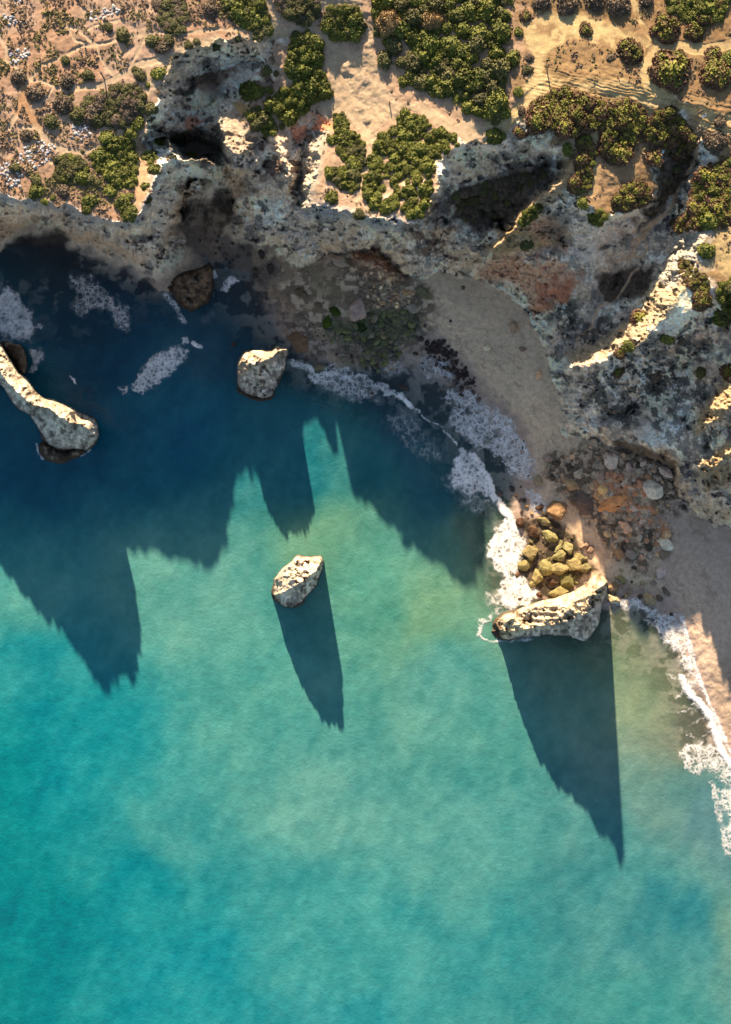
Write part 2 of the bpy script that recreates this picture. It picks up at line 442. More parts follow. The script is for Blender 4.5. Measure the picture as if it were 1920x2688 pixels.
# rutted sandy track on the east plateau: grooves that run with the track
trk = np.exp(-((V - (190 + 0.22 * (U - 1350))) / 75) ** 2) * sstep(1340, 1420, U)
rut = fbm((U * 0.98 + V * 0.2) / 150, (V - 0.24 * U + 14 * W1) / 7.5, 3, 91, ridged=True)
H = H - trk * 0.17 * (rut - 0.5)
rubble = np.maximum(blob([(1440, 1190), (1560, 1170), (1640, 1160), (1760, 1200), (1790, 1300), (1770, 1400), (1740, 1460), (1690, 1500), (1600, 1470), (1560, 1390), (1470, 1300), (1430, 1250)], 20, 24),
                    blob(tE((540, 660), (700, 700), (740, 420), (830, 380), (1060, 480), (1170, 560), (1170, 700), (1060, 880), (1000, 1040), (860, 1080), (720, 900), (560, 850)), 20, 24))
H = H + rubble * (0.9 * (n12 - 0.45) + 0.5 * (fbm(U / 7, V / 7, 2, 95) - 0.5))
weed = blob(tE((1190, 880), (1300, 830), (1400, 930), (1500, 1060), (1560, 1160), (1440, 1170), (1320, 1060), (1200, 970)), 10, 26)
H = H + weed * 0.5 * (n12 - 0.45)

# base colours -------------------------------------------------------------
C3 = np.zeros(U.shape + (3,), np.float32)


def mix(alpha, col):
    a = np.clip(alpha, 0, 1)[..., None]
    C3[...] = C3 * (1 - a) + np.asarray(col, np.float32) * a


# plateau soil
east = sstep(1290, 1440, U + 260 * W1 + 120 * (nbig - 0.5))
mid = sstep(650, 760, U + 40 * W2) * (1 - east)
C3[...] = L(226, 180, 144)
mix(mid, L(224, 178, 138))
mix(east, L(180, 138, 92))
mix((1 - east) * (1 - mid) * sstep(0.45, 0.62, nbig) * 0.7, L(212, 156, 116))
mix((1 - mid) * (1 - east) * sstep(0.50, 0.68, n40) * 0.45, L(172, 136, 106))
mix(east * sstep(0.52, 0.66, n40) * 0.6, L(176, 138, 96))
mix(trk * sstep(0.55, 0.8, rut) * 0.5, L(232, 190, 128))
mix(trk * sstep(0.42, 0.25, rut) * 0.6, L(176, 128, 74))
mix(sstep(8, 5, H), (0.60, 0.48, 0.34))
# limestone of the cliffs
rock_m = np.clip(sstep(0.28, 0.62, SL + 0.5 * W1), 0, 1) * sstep(0.3, 0.9, H)
slope_e = blob([(1150, 480), (1460, 430), (1420, 540), (1500, 560), (1600, 600), (1710, 560), (1800, 430), (1822, 440), (1770, 600), (1760, 680), (1880, 740), (1880, 880), (2050, 860), (2050, 1400), (1790, 1340), (1740, 1180), (1480, 1130), (1400, 860), (1280, 740), (1080, 720)], 14, 18) * sstep(0.8, 2.0, H)
rock_m = np.maximum(rock_m, slope_e)
west_s = sstep(1120, 1000, U)
rockc = np.zeros_like(C3)
g = sstep(0.34, 0.66, nrd * 0.5 + n40 * 0.5)[..., None]
rockc[...] = np.array([0.48, 0.385, 0.285]) * (1 - g) + np.array([0.76, 0.63, 0.475]) * g
warm = (sstep(0.46, 0.62, fbm(U / 90 + 7, V / 60, 3, 101)) * 0.9)[..., None]
rockc = rockc * (1 - warm) + np.array([0.70, 0.51, 0.33]) * warm
foot = np.maximum(np.maximum(line(W_FOOT, 34, 12, 14), line(M_FOOT, 30, 12, 14)), line(E_FOOT, 20, 10, 10)) * sstep(10, 6, H)
tanb = (np.maximum(sstep(4.5, 2.0, H + 4 * (n40 - 0.5)) * 0.6, foot * 0.9))[..., None]
rockc = rockc * (1 - tanb) + np.array([0.76, 0.57, 0.365]) * (0.85 + 0.3 * n12[..., None]) * tanb
big = (0.80 + 0.55 * sstep(0.3, 0.7, fbm(U / 110, V / 90, 3, 205)))[..., None]
rockc = rockc * big
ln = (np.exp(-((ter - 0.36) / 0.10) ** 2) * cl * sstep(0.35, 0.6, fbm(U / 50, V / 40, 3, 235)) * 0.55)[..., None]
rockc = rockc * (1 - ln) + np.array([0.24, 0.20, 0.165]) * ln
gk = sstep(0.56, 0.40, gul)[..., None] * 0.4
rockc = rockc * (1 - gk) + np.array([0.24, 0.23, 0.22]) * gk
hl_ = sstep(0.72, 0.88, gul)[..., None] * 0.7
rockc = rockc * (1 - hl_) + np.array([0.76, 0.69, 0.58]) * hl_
fine = (1 + (0.75 - 0.3 * west_s) * (n5 - 0.45))[..., None]
rockc = np.clip(rockc * fine, 0.01, 0.75)
band = sstep(0.55, 0.75, vnoise(H * 1.1 + 3 * W1, U / 400, 7))[..., None] * 0.45
rockc = rockc * (1 - band) + np.array([0.55, 0.41, 0.29]) * band
lich = np.clip(sstep(0.52, 0.58, fbm(U / 18, V / 22, 5, 111, 0.65)) * sstep(3, 9, H) * (0.55 - 0.3 * west_s) * sstep(0.42, 0.58, fbm(U / 80, V / 70, 3, 215)) * 1.3 * (1 - foot) + slope_e * sstep(0.47, 0.52, fbm(U / 15, V / 17, 6, 115, 0.68)) * sstep(0.36, 0.56, fbm(U / 90, V / 80, 3, 225)) * 0.75, 0, 0.9)[..., None]
rockc = rockc * (1 - lich) + np.array([0.17, 0.155, 0.135]) * lich
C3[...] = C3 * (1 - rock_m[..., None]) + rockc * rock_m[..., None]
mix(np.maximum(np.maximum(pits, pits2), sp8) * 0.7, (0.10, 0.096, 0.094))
OCH = (0.70, 0.49, 0.30)
for pts in ([(-40, 540), (60, 548), (100, 580), (40, 600), (0, 640), (-40, 630)], [(200, 600), (300, 628), (390, 660), (380, 690), (280, 650), (190, 625)], [(830, 620), (900, 640), (905, 662), (840, 676)],
            [(1000, 640), (1060, 650), (1090, 700), (1070, 735), (1030, 700)], [(1170, 650), (1230, 640), (1275, 690), (1260, 725), (1190, 712)], [(1690, 1160), (1740, 1180), (1790, 1220), (1802, 1300), (1775, 1290), (1760, 1235), (1720, 1200)],
            [(430, 560), (480, 500), (500, 520), (470, 600), (440, 640)], [(600, 450), (640, 440), (650, 500), (615, 510)], [(1300, 620), (1360, 585), (1440, 610), (1430, 650), (1330, 665)], [(1130, 600), (1190, 590), (1200, 640), (1140, 660)],
            [(700, 330), (745, 340), (760, 420), (735, 480), (715, 420)], [(1800, 1290), (1920, 1330), (1990, 1360), (1990, 1400), (1900, 1385), (1820, 1350)]):
    mix(blob(pts, 16, 30, 0.7) * rock_m, OCH)
# white weathered rim
wrim = [(-60, 515), (0, 515), (71, 530), (165, 542), (244, 577), (327, 590), (366, 575), (394, 515), (420, 450)]
mix(line(wrim, 11, 9, 14, 0.8), L(226, 208, 192))
mix(line([(802, 512), (800, 548), (861, 553), (884, 556), (955, 583), (1046, 588), (1113, 590)], 15, 12, 16, 0.85), L(232, 214, 196))
mix(line([(838, 350), (826, 400), (818, 453), (806, 530)], 24, 10, 16, 0.75), L(236, 208, 172))
mix(line([(400, 230), (440, 165), (480, 125), (560, 110)], 16, 10, 14, 0.8), L(236, 202, 158))
mix(line([(1210, 372), (1280, 378), (1345, 382), (1400, 395), (1480, 395)], 14, 10, 14, 0.8), D(186, 182, 176))
mix(line([(1510, 396), (1485, 475), (1410, 535), (1360, 590), (1310, 650)], 26, 14, 22, 0.85), L(228, 184, 130))
mix(blob([(1330, 600), (1360, 590), (1440, 610), (1440, 650), (1330, 660), (1310, 650)], 8, 16, 0.8), L(226, 180, 122))
# white cliff south of the spit, between the valleys
mix(blob([(1470, 560), (1530, 530), (1590, 585), (1640, 580), (1710, 540), (1640, 620), (1560, 690), (1480, 650), (1440, 610)], 12, 22, 0.75), D(168, 168, 168))
# lit ridge
mix(blob([(1800, 610), (1860, 600), (1870, 700), (1800, 760), (1760, 830), (1690, 880), (1600, 930), (1510, 950), (1490, 930), (1560, 890), (1650, 850), (1710, 760), (1750, 670)], 12, 30, 0.9), L(232, 196, 148))
mix(blob([(1790, 612), (1880, 600), (1850, 690), (1790, 720), (1745, 760), (1720, 740), (1760, 670)], 10, 30, 0.7), L(240, 222, 196))
mix(blob([(1880, 600), (1990, 590), (1990, 760), (1900, 720), (1870, 680)], 12, 18, 0.9), L(214, 178, 122))
mix(blob([(1835, 1080), (1900, 990), (1990, 930), (1990, 1020), (1920, 1075), (1870, 1115), (1825, 1150)], 10, 24, 0.85), L(236, 190, 132))
mix(blob([(1850, 1200), (1990, 1120), (1990, 1160), (1920, 1195), (1860, 1232), (1835, 1240)], 8, 20, 0.8), L(236, 190, 132))
mix(blob([(1840, 1240), (1990, 1180), (1990, 1240), (1850, 1285)], 8, 20, 0.7), L(226, 180, 124))
# red and rust slopes
mix(blob(tF((0, 290), (300, 270), (420, 290), (590, 380), (610, 460), (540, 560), (380, 640), (300, 610), (160, 500), (60, 430), (-60, 400)), 26, 40, 0.75), D(136, 108, 90))
mix(blob(tF((380, 480), (590, 390), (610, 470), (520, 590), (330, 620)), 18, 34, 0.7), D(116, 76, 62))
mix(blob(tE((740, 260), (850, 240), (960, 300), (1080, 430), (1150, 480), (1090, 540), (990, 560), (830, 500), (720, 420), (690, 330)), 12, 18, 0.85), D(138, 116, 98))
mix(blob(tE((740, 260), (930, 290), (1010, 380), (900, 400), (770, 380)), 12, 22, 0.6), D(132, 106, 92))
mix(blob(tE((820, 480), (1060, 500), (1180, 540), (1080, 620), (900, 640), (830, 590)), 10, 20, 0.8), D(128, 122, 108))
mix(blob([(575, 290), (690, 280), (690, 400), (590, 410)], 14, 20, 0.75), L(206, 170, 136))
mix(blob([(835, 300), (872, 318), (880, 340), (842, 346), (815, 340)], 6, 10, 0.85), D(150, 100, 76))
mix(blob([(760, 325), (800, 330), (805, 360), (788, 372), (772, 360)], 6, 10, 0.8), D(140, 104, 88))
mix(blob([(478, 330), (500, 300), (540, 318), (500, 345)], 6, 10, 0.8), D(140, 98, 82))
mix(blob([(1390, 560), (1440, 560), (1500, 610), (1490, 660), (1430, 650), (1390, 610)], 8, 16, 0.6), D(128, 104, 86))
# lichen-dark mottled slopes of the east, dark hollow, and valley shade put into colour
dk = sstep(0.485, 0.54, fbm(U / 20, V / 20, 6, 121, 0.65))
mix(blob([(1440, 800), (1560, 790), (1650, 850), (1540, 900), (1480, 900)], 20, 30) * dk * 0.9, D(54, 58, 60))
mix(blob([(1580, 960), (1700, 900), (1860, 900), (1850, 1040), (1740, 1120), (1600, 1120), (1540, 1060)], 20, 30) * np.clip(dk + 0.15, 0, 1) * 0.9, D(52, 56, 58))
mix(blob([(1440, 560), (1500, 570), (1500, 640), (1450, 660), (1430, 610)], 8, 14, 0.7), D(76, 76, 70))
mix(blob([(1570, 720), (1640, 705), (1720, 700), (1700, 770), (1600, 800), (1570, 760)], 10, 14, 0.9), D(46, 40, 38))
mix(blob([(1160, 500), (1280, 470), (1440, 430), (1470, 470), (1400, 520), (1330, 590), (1270, 610), (1190, 580)], 14, 20, 0.9), D(42, 38, 38))  # shade of the middle valley painted into its colour
mix(blob([(1050, 560), (1160, 540), (1200, 600), (1180, 680), (1110, 690), (1100, 640)], 14, 26) * dk * 0.8, D(70, 62, 56))
mix(blob([(1730, 420), (1790, 330), (1825, 380), (1800, 470), (1740, 560), (1690, 600), (1700, 540)], 12, 18, 0.85), D(56, 54, 52))  # shade of the eastern valley head painted in
mix(blob([(1440, 490), (1560, 470), (1480, 545), (1400, 600), (1390, 570)], 6, 10, 0.0), D(60, 60, 60))
# beach sand
sand = sstep(2.5, 2.0, H + 0.5 * W1) * sstep(0.75, 0.35, SL)
sand *= ((V > 500) & (U > 380)).astype(np.float32)
mix(sand, D(130, 125, 115))
mix(sand * sstep(0.5, 0.65, nbig) * 0.5, D(140, 133, 122))
wet = sand * sstep(0.55, 0.05, H + 0.25 * W2)
mix(wet * 0.75, D(96, 92, 94))
mix(sand * sstep(1680, 1760, U) * 0.55, D(112, 106, 108))
# ravine floor, cave mouths and overhang: shade painted dark into the rock colour
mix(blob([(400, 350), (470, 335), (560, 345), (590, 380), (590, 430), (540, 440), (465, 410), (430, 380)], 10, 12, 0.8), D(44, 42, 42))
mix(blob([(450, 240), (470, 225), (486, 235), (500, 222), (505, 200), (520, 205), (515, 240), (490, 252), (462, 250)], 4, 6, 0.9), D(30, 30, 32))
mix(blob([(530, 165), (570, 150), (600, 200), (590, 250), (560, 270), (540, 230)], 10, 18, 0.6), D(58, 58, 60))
mix(blob([(470, 590), (480, 540), (520, 515), (560, 520), (612, 520), (615, 580), (570, 630), (500, 640)], 10, 18, 0.95) * (0.75 + 0.25 * sstep(0.4, 0.6, n12)), D(50, 46, 44))  # cave floor darkened for its depth: shade put into the colour
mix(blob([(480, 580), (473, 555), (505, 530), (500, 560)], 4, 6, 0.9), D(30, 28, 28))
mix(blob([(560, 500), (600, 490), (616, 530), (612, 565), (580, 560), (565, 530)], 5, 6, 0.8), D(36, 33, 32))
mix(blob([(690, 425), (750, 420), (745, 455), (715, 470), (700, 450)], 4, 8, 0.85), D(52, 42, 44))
mix(blob([(1600, 1150), (1690, 1170), (1740, 1192), (1775, 1230), (1770, 1260), (1730, 1225), (1690, 1205), (1620, 1185)], 5, 6, 0.8), D(44, 36, 32))  # dark band of shade painted under the overhang
mix(blob([(1480, 1250), (1540, 1280), (1600, 1380), (1640, 1470), (1590, 1500), (1540, 1440), (1490, 1370)], 10, 18, 0.6), D(136, 122, 108))
mix(blob([(1860, 1780), (1920, 1700), (1990, 1800), (1990, 2060), (1900, 1960)], 14, 14, 0.5), L(212, 176, 140))
cove = blob([(560, 640), (680, 640), (740, 700), (800, 700), (880, 680), (960, 680), (1100, 740), (1150, 790), (1120, 900), (1000, 960), (880, 960), (780, 930), (700, 800), (620, 760)], 16, 30)
mix(cove * sstep(0.36, 0.52, n12) * 0.85, D(64, 61, 57))
mix(blob([(480, 600), (600, 622), (700, 660), (745, 720), (700, 790), (600, 770), (560, 700), (500, 650)], 14, 30, 0.85), D(66, 65, 65))
mix(cove * sstep(0.50, 0.64, n40) * 0.6, D(104, 98, 88))
for hb in (0.35, 0.62, 0.95, 1.3):
    mix(sand * np.exp(-((H + 0.10 * W1 + 0.08 * (n12 - 0.5) - hb) / 0.022) ** 2) * sstep(0.4, 0.6, n40) * 0.5, D(84, 78, 74))
mix(sand * sstep(0.62, 0.72, fbm(U / 6, V / 6, 2, 181)) * sstep(0.48, 0.6, n40) * 0.35, D(96, 90, 86))
mix(blob(tG((320, 540), (480, 510), (640, 640), (730, 780), (770, 850), (620, 950), (480, 1030), (340, 980), (270, 880), (310, 680)), 10, 20, 0.85), L(104, 84, 58))
mix(blob(tG((320, 540), (480, 510), (640, 640), (730, 780), (770, 850), (620, 950), (480, 1030), (340, 980), (270, 880), (310, 680)), 10, 20, 0.8) * sstep(0.45, 0.55, n12), L(64, 54, 42))
# rockfall rubble ground and weedy platforms
mix(blob([(1440, 1190), (1560, 1170), (1640, 1160), (1760, 1200), (1790, 1300), (1770, 1400), (1740, 1460), (1690, 1500), (1600, 1470), (1560, 1390), (1470, 1300), (1430, 1250)], 14, 24) * sstep(0.44, 0.56, n12), D(74, 70, 64))
mix(blob([(1560, 1250), (1640, 1240), (1700, 1300), (1770, 1380), (1740, 1430), (1660, 1360), (1590, 1330)], 14, 34, 0.6) * sstep(0.4, 0.55, n12), D(146, 110, 86))
mix(blob(tE((560, 640), (700, 700), (830, 640), (1100, 620), (1170, 700), (1060, 880), (900, 900), (720, 880), (540, 780)), 12, 26, 0.8), D(62, 70, 56))
mix(blob(tE((470, 340), (520, 330), (560, 430), (690, 520), (660, 600), (500, 560), (430, 480)), 10, 18, 0.6), D(86, 84, 72))
mix(blob(tE((1190, 880), (1300, 830), (1400, 930), (1500, 1060), (1560, 1160), (1440, 1170), (1320, 1060), (1200, 970)), 8, 26) * sstep(0.42, 0.5, n12), D(36, 32, 34))
mix(blob(tE((1230, 1330), (1290, 1260), (1340, 1290), (1390, 1370), (1300, 1400), (1230, 1370)), 6, 18, 0.9), D(34, 32, 36))
# sea bed: sand, weed and reef
deep = sstep(0.06, -0.35, H)
mix(deep * 0.75, D(84, 94, 100))
mix(deep * sstep(0.44, 0.55, fbm(U / 34, V / 30, 4, 131)), D(40, 40, 44))
mix(blob([(-60, 690), (40, 600), (160, 600), (215, 680), (330, 740), (360, 860), (330, 960), (220, 980), (130, 850), (60, 720)], 16, 30) * np.clip(sstep(0.34, 0.5, fbm(U / 30, V / 30, 4, 141)), 0, 1) * deep, D(34, 30, 34))
mix(blob([(80, 620), (160, 600), (215, 680), (200, 740), (110, 740), (0, 720), (0, 660)], 12, 20, 0.9), D(34, 31, 33))
# paths and bare ground -----------------------------------------------------
soilW = L(222, 172, 128)
for p, w in PATHS:
    m = line(p, w * 1.3, 2.6, 5)
    uu_c = np.mean([q[0] for q in p])
    vv_c = np.mean([q[1] for q in p])
    col = L(240, 200, 156) if uu_c < 330 else L(236, 196, 152)
    if uu_c > 1280:
        col = L(240, 200, 138)
    if vv_c > 400 and uu_c > 1600:
        col = D(138, 126, 112)
    mix(m * 0.9, col)
mix(blob(tA((150, 560), (200, 600), (230, 740), (300, 880), (180, 800), (110, 760)), 6, 14, 0.75), L(222, 156, 102))
mix(blob(tA((930, 900), (985, 1000), (990, 1280), (900, 1390), (890, 1290), (930, 1150), (895, 1000)), 4, 8, 0.8), L(222, 172, 122))
mix(blob([(608, 270), (640, 264), (660, 290), (640, 305), (618, 290)], 5, 6, 0.8), L(224, 172, 98))
mix(clear, L(236, 196, 152))
mix(clear * sstep(0.5, 0.62, n12) * 0.35, L(212, 170, 126))
mix(track * 0.95, L(244, 204, 140))
mix(trk * track * sstep(0.55, 0.35, rut) * 0.7, L(170, 124, 72))
mix(blob(tC((690, 870), (760, 990), (860, 1110), (930, 1080), (1000, 960), (1040, 940), (1060, 1050), (950, 1200), (830, 1320), (740, 1400), (690, 1300), (740, 1150)), 8, 12, 0.75), L(204, 158, 112))
for pts in (tC((690, 320), (740, 240), (880, 230), (1080, 290), (1090, 330), (1040, 420), (900, 440), (760, 390)), tC((1290, 620), (1624, 590), (1760, 640), (1624, 740), (1500, 700)), tC((1460, 190), (1760, 180), (1760, 270), (1500, 270)),
            tC((920, 110), (1000, 70), (1120, 200), (1100, 260), (940, 160)), tC((200, 120), (330, 150), (520, 150), (480, 260), (330, 240))):
    mix(blob(pts, 10, 18) * sstep(0.36, 0.52, n12) * 0.8, L(178, 134, 90))

# faces, split by what they are -------------------------------------------------
K = S * (1 - H / HC)
X, Y = (U - CX) * K, (CY - V) * K
# far away from the frame the sheet keeps its own scale
nV, nU = U.shape
ids = np.arange(nV * nU).reshape(nV, nU)
quads = np.stack([ids[:-1, :-1], ids[1:, :-1], ids[1:, 1:], ids[:-1, 1:]], -1).reshape(-1, 4)
hq = H.ravel()[quads]
keep = hq.max(1) > -2.3
fm = lambda A: A.ravel()[quads].mean(1)
rk, pm, cm, sm_, hm = fm(rock_m), fm(pathm), fm(np.maximum(clear, track)), fm(sand), hq.mean(1)
kind = np.zeros(len(quads), int)
kind[rk > 0.5] = 1
kind[(pm > 0.5) & (hm > 6)] = 3
kind[(cm > 0.5) & (hm > 6) & (kind != 3)] = 4
kind[(sm_ > 0.5)] = 2
kind[(hm < 0.0)] = 5


def node_mat(name):
    m = bpy.data.materials.new(name)
    m.use_nodes = True
    nt = m.node_tree
    return m, nt, nt.nodes['Principled BSDF']


def N(nt, t, **kw):
    n = nt.nodes.new(t)
    for k, v in kw.items():
        if k.startswith('i_'):
            n.inputs[k[2:].replace('_', ' ')].default_value = v
        else:
            setattr(n, k, v)
    return n


def noise(nt, scale, detail=4, rough=0.55, co=None):
    n = N(nt, 'ShaderNodeTexNoise', i_Scale=scale, i_Detail=detail, i_Roughness=rough)
    if co is None:
        co = nt.nodes.get('co') or N(nt, 'ShaderNodeNewGeometry', name='co')
        co = co.outputs['Position']
    nt.links.new(co, n.inputs['Vector'])
    return n


def rng(nt, src, a, b, c, d):
    r = N(nt, 'ShaderNodeMapRange')
    for k, x in enumerate((a, b, c, d)):
        r.inputs[k + 1].default_value = x
    nt.links.new(src, r.inputs[0])
    return r.outputs[0]


def mul(nt, a, b, op='MULTIPLY'):
    m = N(nt, 'ShaderNodeMath', operation=op)
    for k, x in enumerate((a, b)):
        if isinstance(x, (int, float)):
            m.inputs[k].default_value = x
        else:
            nt.links.new(x, m.inputs[k])
    return m.outputs[0]


def scale_col(nt, col, fac):
    v = N(nt, 'ShaderNodeVectorMath', operation='SCALE')
    nt.links.new(col, v.inputs[0])
    nt.links.new(fac, v.inputs['Scale'])
    return v.outputs[0]


def mixc(nt, fac, a, b):
    m = N(nt, 'ShaderNodeMix', data_type='RGBA')
    for sock, x in ((m.inputs[0], fac), (m.inputs[6], a), (m.inputs[7], b)):
        if isinstance(x, (int, float)):
            sock.default_value = x
        elif isinstance(x, (tuple, list, np.ndarray)):
            sock.default_value = (x[0], x[1], x[2], 1)
        else:
            nt.links.new(x, sock)
    return m.outputs[2]


def bump(nt, b, h, dist, strength=1.0):
    bp = N(nt, 'ShaderNodeBump', i_Strength=strength, i_Distance=dist)
    nt.links.new(h, bp.inputs['Height'])
    nt.links.new(bp.outputs[0], b.inputs['Normal'])
    return bp


# land material: colour comes from the mesh, fine grain and relief from noise
mland, nt, b = node_mat('land')
at_ = N(nt, 'ShaderNodeAttribute', attribute_name='Col')
rk_ = N(nt, 'ShaderNodeAttribute', attribute_name='rocky')
f1 = noise(nt, 1.6, 6, 0.65)
f2 = noise(nt, 6.0, 4, 0.7)
k1 = rng(nt, f1.outputs[0], 0.3, 0.7, 0.80, 1.20)
k2 = rng(nt, f2.outputs[0], 0.3, 0.7, 0.80, 1.20)
fc = scale_col(nt, at_.outputs['Color'], mul(nt, k1, k2))
spk = noise(nt, 2.6, 3, 0.75)
spk2 = noise(nt, 0.9, 6, 0.8)
sp = mul(nt, rng(nt, spk.outputs[0], 0.58, 0.66, 0.0, 0.5), rk_.outputs['Fac'])
hi = mul(nt, rng(nt, spk2.outputs[0], 0.5, 0.62, 0.0, 0.55), rk_.outputs['Fac'])
fc = mixc(nt, hi, fc, scale_col(nt, fc, rng(nt, spk2.outputs[0], 0.4, 0.6, 1.5, 1.5)))
fc = mixc(nt, sp, fc, D(58, 56, 55))
nt.links.new(fc, b.inputs['Base Color'])
b.inputs['Roughness'].default_value = 0.95
b.inputs['Specular IOR Level'].default_value = 0.15
hgt = mul(nt, f1.outputs[0], mul(nt, f2.outputs[0], 0.35), 'ADD')
bp = bump(nt, b, hgt, 0.35, 0.8)
st = mul(nt, mul(nt, rk_.outputs['Fac'], 0.82), 0.07, 'ADD')
nt.links.new(st, bp.inputs['Strength'])


def mesh_np(name, co, faces, mat, attrs=(), smooth=True):
    me = bpy.data.meshes.new(name)
    n, m, k = len(co), len(faces), faces.shape[1]
    me.vertices.add(n)
    me.vertices.foreach_set('co', np.ascontiguousarray(co, np.float32).ravel())
    me.loops.add(m * k)
    me.loops.foreach_set('vertex_index', np.ascontiguousarray(faces, np.int32).ravel())
    me.polygons.add(m)
    me.polygons.foreach_set('loop_start', np.arange(0, m * k, k, dtype=np.int32))
    me.polygons.foreach_set('use_smooth', np.full(m, smooth))
    me.materials.append(mat)
    for nm, typ, arr in attrs:
        a = me.attributes.new(nm, typ, 'POINT')
        if typ == 'FLOAT_COLOR':
            a.data.foreach_set('color', np.ascontiguousarray(np.concatenate([arr, np.ones((n, 1))], 1), np.float32).ravel())
        else:
            a.data.foreach_set('value', np.ascontiguousarray(arr, np.float32).ravel())
    me.update()
    me.validate()
    return me


def link(name, me, label=None, cat=None, kind=None, group=None, parent=None, loc=None):
    o = bpy.data.objects.new(name, me)
    COL.objects.link(o)
    if label:
        o['label'] = label
    if cat:
        o['category'] = cat
    if kind:
        o['kind'] = kind
    if group:
        o['group'] = group
    if parent:
        o.parent = parent
    if loc is not None:
        o.location = loc
    return o


ALLCO = np.stack([X, Y, H], -1).reshape(-1, 3)
ALLC = np.clip(C3.reshape(-1, 3), 0.01, 0.75)
ALLR = np.clip(rock_m.ravel(), 0, 1)
SETTING = {0: ('plateau', 'dry scrubby clifftop plateau of pale sandy soil'), 1: ('cliff', 'weathered limestone cliffs and ravines above the coves'),
           2: ('beach', 'shaded sandy coves at the foot of the cliffs'), 3: ('path', 'worn footpaths across the clifftop'),
           4: ('clearing', 'bare sandy clearing and vehicle track on the clifftop'), 5: ('seabed', 'shallow sea bed with sand and dark reef')}
for kd, (nm, lb) in SETTING.items():
    q = quads[keep & (kind == kd)]
    used, inv = np.unique(q.ravel(), return_inverse=True)
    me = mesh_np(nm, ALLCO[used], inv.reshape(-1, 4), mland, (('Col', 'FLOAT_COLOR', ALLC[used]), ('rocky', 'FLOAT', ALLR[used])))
    link(nm, me, lb, None, 'structure')


def ground(u, v):
    """height of the finished land at a measured point"""
    i = np.clip((np.asarray(u, float) - uu[UPAD]) / STEP, 0, nU - 2 * UPAD - 2) + UPAD
    j = np.clip((np.asarray(v, float) - vv[VPAD]) / STEP, 0, (2060 + 70) / STEP - 2) + VPAD
    return float(bil(H, np.atleast_1d(i), np.atleast_1d(j))[0])


def sample(A, u, v):
    i = np.clip((np.asarray(u, float) - uu[UPAD]) / STEP, 0, nU - 2 * UPAD - 2) + UPAD
    j = np.clip((np.asarray(v, float) - vv[VPAD]) / STEP, 0, (2060 + 70) / STEP - 2) + VPAD
    return bil(A, np.atleast_1d(i), np.atleast_1d(j))

# ---------------------------------------------------------------- the sea
su, SP = lines_to(-70, 1990, 6, 30000)
sv, SQ = lines_to(540, 2760, 6, 30000)
sv = sv[sv > 480]
SU, SV = np.meshgrid(su, sv)
SHH = bil(H.astype(np.float64), np.clip((SU - uu[UPAD]) / STEP, 0, nU - 2 * UPAD - 2) + UPAD, np.clip((SV - vv[VPAD]) / STEP, 0, (2060 + 70) / STEP - 1) + VPAD)
n1 = fbm(SU / 120, SV / 120, 4, 201)
n2 = fbm((SU + 0.5 * SV) / 36, (SV - 0.4 * SU) / 60, 4, 211)
n3 = fbm(SU / 14, SV / 14, 3, 221)
wu, wv = SU + 260 * (fbm(SU / 300, SV / 300, 3, 231) - 0.5), SV + 260 * (fbm(SU / 300 + 40, SV / 300, 3, 241) - 0.5)
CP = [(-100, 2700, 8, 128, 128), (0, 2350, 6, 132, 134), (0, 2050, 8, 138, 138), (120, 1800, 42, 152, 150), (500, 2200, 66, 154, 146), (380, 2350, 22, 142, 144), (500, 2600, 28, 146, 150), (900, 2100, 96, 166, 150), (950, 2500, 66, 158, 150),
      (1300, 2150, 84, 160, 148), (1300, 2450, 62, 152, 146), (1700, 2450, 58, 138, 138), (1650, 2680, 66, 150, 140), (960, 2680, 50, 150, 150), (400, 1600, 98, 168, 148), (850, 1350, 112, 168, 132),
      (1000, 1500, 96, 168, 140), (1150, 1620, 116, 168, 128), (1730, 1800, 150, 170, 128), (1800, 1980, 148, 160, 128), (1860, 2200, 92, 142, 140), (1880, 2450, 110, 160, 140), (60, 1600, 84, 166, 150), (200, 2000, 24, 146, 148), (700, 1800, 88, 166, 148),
      (1200, 1800, 90, 162, 146), (1600, 2300, 70, 146, 140), (1720, 2150, 104, 152, 138), (100, 1150, 18, 112, 124), (480, 1080, 18, 112, 128), (300, 850, 26, 92, 108), (900, 1180, 60, 136, 128), (1150, 1250, 50, 116, 118), (1050, 1080, 50, 110, 116), (680, 1150, 40, 128, 130), (1300, 1900, 84, 160, 144), (600, 850, 44, 98, 108), (1400, 1500, 120, 150, 118), (1640, 1640, 140, 168, 124)]  # northern points darker: cliff shade mixed into the sea colour
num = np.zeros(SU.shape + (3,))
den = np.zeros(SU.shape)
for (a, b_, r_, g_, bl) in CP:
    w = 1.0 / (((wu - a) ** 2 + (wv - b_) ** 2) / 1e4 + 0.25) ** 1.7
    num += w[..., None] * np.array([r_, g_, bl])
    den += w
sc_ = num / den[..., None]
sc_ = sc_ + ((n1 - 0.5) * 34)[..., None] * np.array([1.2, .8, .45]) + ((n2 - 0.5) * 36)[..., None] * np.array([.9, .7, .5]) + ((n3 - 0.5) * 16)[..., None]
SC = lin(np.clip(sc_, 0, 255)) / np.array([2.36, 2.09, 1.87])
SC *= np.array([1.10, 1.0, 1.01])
depth = -SHH
near = (SV < 2150).astype(float)
alpha = np.where(near > 0, sstep(0.1, 2.2, depth) * 0.78 + 0.22 * sstep(0.0, 0.4, depth), 1.0)
alpha = np.maximum(alpha, sstep(1930, 2040, SV))
alpha = np.where((SU < -75) & (SV > 800), 1.0, alpha)
msea, nt, b = node_mat('sea_water')
at_ = N(nt, 'ShaderNodeAttribute', attribute_name='Col')
